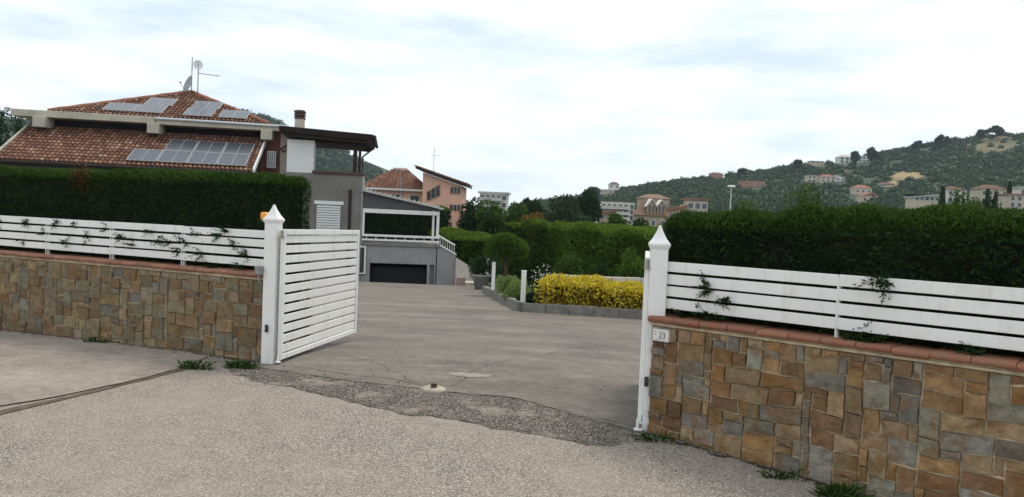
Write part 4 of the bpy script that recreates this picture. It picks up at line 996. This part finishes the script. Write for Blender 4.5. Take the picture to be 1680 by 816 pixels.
tree_px('bright green loose tree rising above the right hedge, among the villas', 1585, 300, 38, 70, 'midleaf', 3400, group=G2, L=.16)
tree_px('dark leafy tree above the right hedge beside the cypresses', 1618, 318, 42, 56, 'darkleaf', 3200, group=G2, L=.17)
tree_px('low green tree at the left end of the right hedge top', 1232, 328, 40, 90, 'midleaf', 3800, group=G2, L=.17)
tree_px('low dark tree above the middle of the right hedge', 1440, 326, 46, 90, 'darkleaf', 3800, group=G2, L=.2)
G3 = 'trees left of the villa'
tree_px('dark evergreen tree at the left picture edge behind the villa', 5, 178, 66, 80, 'darkleaf', 6500, group=G3, lowest=.1)
tree_px('smaller dark tree between the left picture edge and the villa roof', 34, 196, 60, 44, 'darkleaf', 4200, group=G3, lowest=.1)
def cypress(label, px, ytop, Y, wpx):
    p = at(px, ytop, Y); g = float(T(p[0], p[1])); h = p[2] - g; r = wpx / 2 * Y / F_PX
    th = thing('cypress_tree', label, 'tree', (p[0], p[1], g), 0, 'cypresses by the far villas')
    n = 1800; q = rng.random(n) ** .8; a = rng.random(n) * 6.28; rr = r * np.sin(np.clip(q, .02, 1) * math.pi * .92 + .12) ** .7 * rng.uniform(.6, 1.05, n)
    P = np.stack([rr * np.cos(a), rr * np.sin(a), h * q], 1)
    link('crown', fast_mesh('crown', cards(P, np.array([0, 0, 1.]) + rng.normal(size=(n, 3)) * .35, Y * .006, Y * .0025), quads_for(n)), M['darkleaf'], th)
    MB().tube([(0, 0, -.5), (0, 0, h * .8)], [r * .25, r * .06], 6).build('trunk', M['bark'], th)
cypress('dark cypress standing left of the long cream villa', 1621, 312, 190, 9)
cypress('slim dark cypress in front of the long cream villa', 1634, 316, 185, 8)
cypress('tall dark cypress nearest the right picture edge', 1657, 300, 200, 10)
cypress('tall dark cypress beside the beige terrace house', 1547, 308, 190, 12)

# ------------------------------------------------------------------ far hill woodland (reads as one mass)
def blob_protos(k, m):
    """lumpy crown solids with leaf clumps breaking their outline; returns (solid verts, faces, cards)"""
    bm = bmesh.new(); bmesh.ops.create_icosphere(bm, subdivisions=1, radius=1); bm.verts.index_update()
    base = np.array([v.co[:] for v in bm.verts]); fc = np.array([[v.index for v in f.verts] for f in bm.faces]); bm.free()
    sol, crd = [], []
    for _ in range(k):
        cl = unit(rng.normal(size=(9, 3))); cl[:, 2] = np.abs(cl[:, 2])
        def shape(u): return u * (.70 + .34 * np.exp(-((1 - np.max(u @ cl.T, 1)) / .16)))[:, None] * np.array([1, 1, .92])
        sol.append(shape(base) * rng.uniform(.94, 1.06, (len(base), 1)))
        u = unit(rng.normal(size=(m, 3))); u[:, 2] = np.abs(u[:, 2]) * 1.0 - .1; P = shape(unit(u)) * rng.uniform(.92, 1.08, (m, 1))
        crd.append(cards(P, np.cross(u, rng.normal(size=(m, 3))) + u * .5, .34, .26, .1).reshape(m, 4, 3))
    return np.array(sol), fc, np.array(crd)
def woodland(name, label, pts, sizes, m, mat, protos):
    sol, fc, crd = protos; n = len(pts); k = rng.integers(0, len(sol), n); nv = sol.shape[1]
    V1 = sol[k] * sizes[:, None, None] + pts[:, None, :]; F1 = (fc[None] + (np.arange(n) * nv)[:, None, None]).reshape(-1, 3)
    V2 = crd[k] * sizes[:, None, None, None] + pts[:, None, None, :]; F2 = np.arange(n * m * 4).reshape(-1, 4)
    tri = np.concatenate([F1, F2[:, :3] + n * nv, F2[:, [0, 2, 3]] + n * nv])
    o = link(name, fast_mesh(name, np.concatenate([V1.reshape(-1, 3), V2.reshape(-1, 3)]), tri), mat)
    return tag(o, label, 'woodland', kind='stuff')
mm = 40; protos = blob_protos(8, mm)
clear = [(1490, 288, 34, 9), (1460, 303, 16, 7), (1632, 236, 40, 11), (1430, 292, 20, 6)]
houses_px = [(1400, 262, 36, 10), (1356, 294, 38, 8), (1394, 281, 9, 6), (1418, 318, 24, 14), (1456, 304, 14, 6), (1235, 302, 24, 8), (1522, 326, 26, 8), (1565, 324, 16, 9), (1633, 322, 28, 14), (1668, 330, 20, 14), (1009, 306, 12, 7), (998, 316, 16, 6), (1182, 287, 16, 5), (1344, 268, 14, 4)]
def scatter_hill(n, xlo, xhi, ylo, yhi, smin, smax, seed):
    P = []; S = []
    while len(P) < n:
        Y = ylo + (yhi - ylo) * rng.random() ** .8; px = rng.uniform(xlo, xhi); X = (px - 840) / F_PX * Y
        z = float(T(X, Y)); u, v = project((X, Y, z + 2.0))
        if any(((u - a) / c) ** 2 + ((v - b) / d) ** 2 < 1 for a, b, c, d in houses_px): continue
        if rng.random() < .8 and any(((u - a) / c) ** 2 + ((v - b) / d) ** 2 < 1 for a, b, c, d in clear): continue
        s = rng.uniform(smin, smax) * (1.35 if rng.random() < .1 else 1); P.append((X, Y, z - s * .05)); S.append(s * 1.15)
    return np.array(P), np.array(S)
P, S = scatter_hill(6800, 800, 1820, 175, 640, 1.5, 3.4, 1)
kd = Wob(77, 6, .004, .02)(P) + rng.normal(0, .35, len(P))
iA, iB = kd < 0.0, kd >= 0.0
woodland('hill_woodland', 'dark green woodland covering the right hillside', P[iA], S[iA], mm, M['far'], protos)
M['far_olive'] = leafmat('far_olive_foliage', (.022, .048, .019), (.042, .075, .028), None, .03, .15)
woodland('hill_olive_grove', 'paler olive groves between the woods on the right hillside', P[iB], S[iB] * .85, mm, M['far_olive'], protos)
# valley floor trees
P, S = scatter_hill(520, 690, 1760, 70, 185, 1.3, 2.6, 2)
woodland('valley_scrub', 'bushy green scrub on the valley floor behind the garden', P, S, mm, M['far'], protos)
# left mountain
n = 1500; Y = rng.uniform(420, 930, n); px = rng.uniform(-60, 760, n); X = (px - 840) / F_PX * Y; Z = T(X, Y); S = rng.uniform(4.5, 8.5, n)
woodland('mountain_woodland', 'dark wooded mountain slope behind the villa', np.stack([X, Y, Z + S * .2], 1), S, mm, M['far'], protos)
# ridge trees that stand out singly
def hit(px, py):
    d = ray(px, py); prev = 60
    for Y in np.arange(60, 1000, 2.0):
        p = np.array([0, 0, EYE]) + d * (Y / d[1])
        if p[2] < T(p[0], p[1]): return p
    return np.array([0, 0, EYE]) + d * (600 / d[1])
for lab, px, ytop, wpx, Y in [('rounded dark tree beside the white hilltop house, at the ridge', 1434, 240, 22, 560), ('highest rounded dark tree on the ridge crest', 1636, 207, 26, 585), ('dark tree on the crest just left of the highest tree', 1612, 212, 20, 585), ('round tree alone on the ridge above the white houses', 1403, 246, 14, 565), ('small round dark tree on the ridge, mid slope', 1546, 222, 22, 585), ('rounded dark tree on the low end of the ridge left of the small white house', 975, 302, 20, 520), ('dark umbrella shaped tree on the ridge left part', 1310, 262, 16, 585), ('small tree poking above the left part of the ridge', 1217, 276, 14, 580), ('bushy tree on the ridge right of the hilltop houses', 1506, 230, 20, 585)]:
    p = at(px, ytop, Y); g = float(T(p[0], p[1])); r_ = wpx / 2 * Y / F_PX
    tree('ridge_tree', lab, (p[0], p[1], g), max(p[2] - g, r_ * 1.5), r_, 900, 2.4, 'darkleaf', clumps=12, group='trees on the ridge', seed=px)
for k, (px, py, wx, wy) in enumerate([(1490, 290, 32, 8), (1458, 303, 18, 6), (1625, 240, 48, 13)]):
    c = hit(px, py); pl_ = []
    dX = wx * c[1] / F_PX; up_ = hit(px, py - wy); dn = hit(px, py + wy)
    for q in range(22):
        t = q / 22 * 6.283; yy = (c[1] + ((up_[1] - c[1]) if math.sin(t) > 0 else (c[1] - dn[1])) * math.sin(t)); sc_ = yy / c[1] * random.Random(q + k).uniform(.8, 1.1)
        pl_.append((c[0] * yy / c[1] + dX * math.cos(t) * sc_, yy))
    sheet('dry_field', pl_, .5, M['field'] if k < 2 else plain('scrub_field', (.12, .105, .05), .95, .35, .05), 6.0)

# ------------------------------------------------------------------ far houses
def far_house(name, label, P, wdt, dep, h, wall, roof, rtype='hip', rh=None, rot=0.0, win=(0, 0), wsize=(1.1, 1.3), cat='house', group=None, balc=False, sink=2.0, over=.35):
    th = thing(name, label, cat, tuple(map(float, P)), rot, group); a, b = wdt / 2, dep
    MB().box(-a, a, 0, b, -sink, h).build('wall', M[wall], th)
    rh = rh if rh is not None else wdt * .16; o = over
    if rtype == 'hip':
        i = min(a, b / 2) * .8
        MB().add([(-a - o, -o, h), (a + o, -o, h), (a + o, b + o, h), (-a - o, b + o, h), (-a + i, b / 2, h + rh), (a - i, b / 2, h + rh)], [(3, 2, 1, 0), (0, 1, 5, 4), (1, 2, 5), (2, 3, 4, 5), (3, 0, 4)]).build('roof', M[roof], th)
    elif rtype == 'gable':
        MB().prism([(-a - o, -o, h), (a + o, -o, h), (0, -o, h + rh)], (0, b + 2 * o, 0)).build('roof', M[roof], th)
    elif rtype == 'shed':
        MB().prism([(-a - o, -o, h + rh), (a + o, -o, h), (a + o, -o, h + .3), (-a - o, -o, h + rh + .3)], (0, b + 2 * o, 0)).build('roof', M[roof], th)
        MB().prism([(-a, .0, h), (a, .0, h), (-a, .0, h + rh * .98)], (0, b, 0)).build('gable_wall', M[wall], th)
    else:
        MB().box(-a - o, a + o, -o, b + o, h + .002, h + .35).build('roof', M[roof], th)
    nc, nr = win
    for j in range(nr):
        for i in range(nc):
            x = -a + wdt * (i + .5) / nc; z = h * (j + .5) / nr
            f = MB().box(x - wsize[0] / 2 - .12, x + wsize[0] / 2 + .12, -.06, .05, z - wsize[1] / 2 - .12, z + wsize[1] / 2 + .12).build('window', M['far_white'], th)
            MB().box(x - wsize[0] / 2, x + wsize[0] / 2, -.09, -.061, z - wsize[1] / 2, z + wsize[1] / 2).build('pane', M['glass'], f)
        if balc:
            zz = h * j / nr + .05
            MB().box(-a - .2, a * .7, -1.3, -.065, zz, zz + .18).build('balcony_slab', M['far_white'], th)
            MB().box(-a - .2, a * .7, -1.3, -1.24, zz + .185, zz + .62).build('balcony_rail', M['far_roofw'], th)
    return th
def fh(name, label, px0, px1, ytop, ybot, wall, roof, Y=None, dep=None, rot=0.0, **k):
    c = (px0 + px1) / 2
    p = hit(c, ybot) if Y is None else at(c, ybot, Y); Yd = p[1]
    wdt = (px1 - px0) / F_PX * Yd; h = (ybot - ytop) / F_PX * Yd
    return far_house(name, label, p, wdt, dep or wdt * .7, h, wall, roof, rot=rot, **k)
HG = 'houses scattered on the far hillside'
fh('hill_house', 'white house with pale roof highest on the ridge', 1377, 1402, 258, 268, 'far_white', 'far_roofw', rtype='hip', rh=2.2, win=(3, 2), wsize=(1.6, 1.6), group=HG)
fh('hill_house', 'long white flat roofed building right of the highest ridge house', 1403, 1432, 257, 266, 'far_white', 'far_white', rtype='flat', win=(5, 2), wsize=(1.6, 1.4), group=HG)
fh('hill_house', 'small cream annex below the ridge houses', 1389, 1400, 268, 273, 'far_beige', 'far_roofw', rtype='flat', win=(2, 1), group=HG)
fh('hill_house', 'tiny orange beige house on the slope below the ridge houses', 1388, 1401, 279, 285, 'far_tan', 'far_roof2', rtype='flat', group=HG, win=(2, 1))
fh('hill_house', 'beige left half of the long villa row on the mid slope', 1325, 1346, 288, 300, 'far_beige', 'far_roof2', rtype='flat', win=(3, 2), wsize=(1.3, 1.3), group=HG)
fh('hill_house', 'pinkish right half of the long villa row on the mid slope', 1347, 1370, 290, 300, 'far_beige', 'far_roof', rtype='hip', rh=1.6, win=(3, 2), wsize=(1.3, 1.2), group=HG)
fh('hill_house', 'low pale wing at the right end of the villa row', 1371, 1386, 291, 298, 'far_white', 'far_roof2', rtype='shed', rh=1.5, win=(2, 1), group=HG)
fh('hill_house', 'red roofed stepped house, upper one of the pair above the hedge', 1402, 1430, 309, 319, 'far_beige', 'far_roof', rtype='hip', rh=2.0, win=(3, 1), group=HG)
fh('hill_house', 'beige red roofed house, lower one of the pair above the hedge', 1414, 1442, 322, 333, 'far_beige', 'far_roof', rtype='gable', rh=2.0, win=(3, 1), group=HG)
fh('hill_house', 'small white house with arcade right of the red roofed pair', 1445, 1468, 302, 307, 'far_white', 'far_roof2', rtype='hip', rh=1.2, win=(5, 1), wsize=(1.4, 1.3), group=HG)
fh('hill_house', 'terracotta coloured building on the slope above the street lamp', 1220, 1255, 297, 307, 'far_terra', 'far_roof2', rtype='flat', win=(4, 1), wsize=(1.6, 1.4), group=HG)
fh('hill_house', 'white block at the left of the terracotta building', 1212, 1221, 299, 304, 'far_white', 'far_roofw', rtype='flat', win=(1, 1), group=HG)
fh('hill_house', 'tiny reddish house on the left ridge line', 1166, 1186, 285, 289, 'far_terra', 'far_roof', rtype='hip', rh=1.2, win=(3, 1), group=HG)
fh('hill_house', 'small white house with dark hip roof at the low left end of the ridge', 999, 1016, 303, 310, 'far_white', 'far_roof2', rtype='hip', rh=2.0, win=(2, 1), wsize=(1.6, 1.6), group=HG)
fh('hill_house', 'low cream terrace below the small white ridge house', 983, 1012, 312, 318, 'far_beige', 'far_roofw', rtype='flat', win=(4, 1), group=HG)
fh('hill_house', 'flat cream house on the ridge left of the hilltop group', 1330, 1352, 265, 270, 'far_beige', 'far_roofw', rtype='flat', win=(3, 1), group=HG)
HV = 'villas just above the right hedge'
fh('valley_house', 'long beige terrace house above the right hedge', 1500, 1541, 320, 332, 'far_beige', 'far_roofw', Y=200, rtype='shed', rh=-.8, win=(5, 1), wsize=(.9, .9), group=HV)
fh('valley_house', 'narrow white house half hidden by the loose green tree', 1553, 1585, 312, 334, 'far_white', 'far_roof2', Y=205, rtype='hip', rh=1.0, win=(3, 2), wsize=(.9, 1.0), group=HV)
fh('valley_house', 'long cream villa behind the slim cypress', 1608, 1652, 311, 336, 'far_beige', 'far_roof2', Y=215, rtype='hip', rh=1.4, win=(4, 2), wsize=(.9, 1.1), group=HV)
fh('valley_house', 'pale flat roofed villa at the right picture edge', 1655, 1700, 321, 342, 'far_beige', 'far_roof', Y=190, rtype='flat', win=(4, 2), wsize=(.9, 1.0), group=HV)
fh('valley_house', 'white upper house at the far right picture edge', 1672, 1710, 310, 322, 'far_white', 'far_roofw', Y=230, rtype='flat', win=(3, 1), group=HV)
# nearer buildings in the middle
fh('apartment_block', 'white apartment block with balconies left of the tan house', 984, 1040, 335, 362, 'far_white', 'far_roofw', Y=150, rtype='flat', win=(6, 3), wsize=(.7, .85), balc=True, cat='building', rot=.12, over=.15)
fh('red_roof_house', 'small house with dark red roof in front of the white apartment block', 980, 1010, 345, 366, 'far_tan', 'far_roof', Y=135, rtype='shed', rh=-1.3, win=(2, 1), wsize=(.7, .9), rot=-.1)
M['far_rooft'] = plain('far_roof_tan', (.22, .135, .085), .9, .25, .9)
t1 = fh('terraced_house', 'tan terraced house with gabled dormers above the hedge end', 1046, 1096, 354, 378, 'far_tan', 'far_rooft', Y=125, rtype='hip', rh=2.7, win=(3, 1), wsize=(.6, .8), rot=.1)
for k, x in enumerate((-.45, 1.2)):
    dm = MB().prism([(x - .7, -.2, 2.75), (x + .7, -.2, 2.75), (x + .7, -.2, 4.0), (x, -.2, 4.9 - .1 * k), (x - .7, -.2, 4.0)], (0, 3.0, 0)).build('dormer', M['far_tan'], t1)
    for sg in (-1, 1): MB().prism([(x, -.45, 4.95 - .1 * k), (x + sg * .95, -.45, 3.72), (x + sg * .95, -.45, 3.86), (x, -.45, 5.12 - .1 * k)], (0, 3.3, 0)).build('verge', M['far_white'], dm)
    for q in (-.3, .3): MB().box(x + q - .19, x + q + .19, -.24, -.205, 2.85, 4.0).build('dormer_pane', M['glass'], dm)
fh('terraced_house', 'terraced house with bright red roof right of the tan one', 1092, 1124, 338, 372, 'far_tan', 'far_roof', Y=128, rtype='shed', rh=-1.2, win=(2, 1), wsize=(.7, .9), rot=.1)
fh('terraced_house', 'cream terraced house at the right end of the row', 1126, 1160, 329, 366, 'far_beige', 'far_rooft', Y=130, rtype='flat', win=(3, 2), wsize=(.8, .9), rot=.05)
fh('terraced_house', 'low arched brown roofed house behind the tan terraced house', 1052, 1098, 326, 350, 'far_tan', 'far_rooft', Y=155, rtype='hip', rh=.9, win=(3, 1), rot=.1)
fh('apartment_block', 'white flat roofed apartment building right of the salmon house', 786, 831, 318, 342, 'far_white', 'far_roofw', Y=150, rtype='flat', win=(5, 2), wsize=(.8, .8), balc=True, cat='building', rot=-.1)

# salmon houses right behind the villa
sh1 = thing('salmon_house', 'salmon house with hipped red tile roof behind the villa veranda', 'house', (*at(647, 345, 74)[:2], 0), .05)
zb = 1.4
MB().box(-3.0, 3.0, 0, 7, -6, 4.15).build('wall', M['salmon'], sh1)
rz0 = 4.2
rfm = MB().add([(-3.5, -.5, rz0), (3.4, -.5, rz0), (3.4, 7.5, rz0), (-3.5, 7.5, rz0), (-.6, 3.2, 6.25), (.9, 3.2, 6.25)], [(3, 2, 1, 0), (0, 1, 5, 4), (1, 2, 5), (2, 3, 4, 5), (3, 0, 4)]).build('roof', M['far_roof'], sh1)
MB().bbox(-3.4, 3.3, -.62, -.5, rz0 - .22, rz0 + .0, .02).build('gutter', M['far_white'], sh1)
tiled('roof_tiles', (-3.5, -.5, rz0), (1, 0, 0), (0, 3.7, 2.05), [(0, 0), (6.9, 0), (4.4, 4.23), (2.9, 4.23)], rfm, .24, .4, 11)
for x in (-1.6, .2, 1.9):
    f = MB().box(x - .5, x + .5, -.06, .05, 2.3, 3.7).build('window', M['far_white'], sh1); MB().box(x - .42, x + .42, -.09, -.061, 2.38, 3.62).build('pane', M['glass'], f)
MB().tube([(.6, -.4, 2.4), (.6, -.4, 5.3)], .07, 8).build('pole', M['metal'], sh1)
sp0 = at(723, 350, 72); sh2 = thing('salmon_house', 'salmon stair tower house with sloping roof and slanted window band', 'house', (sp0[0], sp0[1], 0), -.02)
def sx(px, py): q = at(px, py, 72); return float(q[0] - sp0[0]), float(q[2])
pl4 = [sx(694, 350), sx(757, 352), sx(757, 305), sx(694, 283)]
MB().prism([(x, 0, z if i > 1 else -6) for i, (x, z) in enumerate(pl4)], (0, 6, 0)).build('wall', M['salmon'], sh2)
ra, rb = sx(683, 275), sx(766, 304)
r2 = MB().prism([(ra[0], -.6, ra[1] - .12), (rb[0], -.6, rb[1] - .12), (rb[0], -.6, rb[1] + .06), (ra[0], -.6, ra[1] + .06)], (0, 7.2, 0)).build('roof', M['wood_dark'], sh2)
dxr, dzr = rb[0] - ra[0], rb[1] - ra[1]
tiled('roof_tiles', (rb[0], -.6, rb[1] + .07), (0, 1, 0), (-dxr, 0, -dzr), [(0, 0), (7.2, 0), (7.2, math.hypot(dxr, dzr)), (0, math.hypot(dxr, dzr))], r2, .24, .4, 12)
band = [sx(700, 331), sx(722, 322), sx(722, 302), sx(700, 315)]
f = MB().prism([(x, -.07, z) for x, z in band], (0, .12, 0)).build('window', M['far_tan'], sh2)
for k in range(3):
    t0, t1_ = k / 3 + .03, (k + 1) / 3 - .03
    def lp(a, b, t): return (a[0] + (b[0] - a[0]) * t, a[1] + (b[1] - a[1]) * t)
    q0, q1, q2, q3 = lp(band[0], band[1], t0), lp(band[0], band[1], t1_), lp(band[3], band[2], t1_), lp(band[3], band[2], t0)
    MB().prism([(q0[0], -.10, q0[1] + .08), (q1[0], -.10, q1[1] + .08), (q2[0], -.10, q2[1] - .06), (q3[0], -.10, q3[1] - .06)], (0, .028, 0)).build('pane', M['glass'], f)
for a, b in (((739, 306), (757, 319)), ((738, 335), (757, 347))):
    (x0, z1), (x1, z0) = sx(*a), sx(*b); f = MB().box(x0, x1 - .05, -.07, .05, z0, z1).build('window', M['far_tan'], sh2)
    for k in range(3): MB().box(x0 + .05 + k * (x1 - x0) / 3.2, x0 + (k + .82) * (x1 - x0) / 3.2, -.10, -.072, z0 + .07, z1 - .07).build('pane', M['glass'], f)
a0, a1 = sx(709, 280), sx(710, 241)
MB().tube([(a0[0], 1.0, a0[1]), (a0[0], 1.0, a1[1])], .025, 6).tube([(a0[0] - .3, 1.0, a1[1] - .75), (a0[0] + .45, 1.0, a1[1] - .75)], .02, 6).build('antenna', M['metal'], sh2)
# street lamp beyond the right hedge
p = at(1200, 306, 62); g = float(T(p[0], p[1])); lp_ = thing('street_lamp', 'tall street lamp with flat disc head beyond the right hedge', 'street lamp', (p[0], p[1], g)); hh = p[2] - g
MB().tube([(0, 0, -.2), (0, 0, hh - .1)], [.07, .045], 10).build('pole', M['pvframe'], lp_)
MB().lathe([(0, hh - .16), (.12, hh - .16), (.33, hh - .06), (.34, hh), (.22, hh + .07), (0, hh + .1)], 18).build('lamp_head', M['panel_white'], lp_, True)

# ------------------------------------------------------------------ thin haze in the valley air
hz_m = bpy.data.materials.new('haze_air'); hz_m.use_nodes = True; N = hz_m.node_tree.nodes; N.clear()
ho = N.new('ShaderNodeOutputMaterial'); pv_ = N.new('ShaderNodeVolumePrincipled')
pv_.inputs['Color'].default_value = (.75, .88, 1.0, 1); pv_.inputs['Density'].default_value = .00013; pv_.inputs['Anisotropy'].default_value = .2
hz_m.node_tree.links.new(pv_.outputs[0], ho.inputs['Volume'])
tag(MB().box(-2700, 2700, -80, 2700, float(GZ.min()) - 2, float(max(GZ.max(), 130)) + 20).build('haze', hz_m), 'thin pale haze filling the valley air', 'haze', kind='stuff')
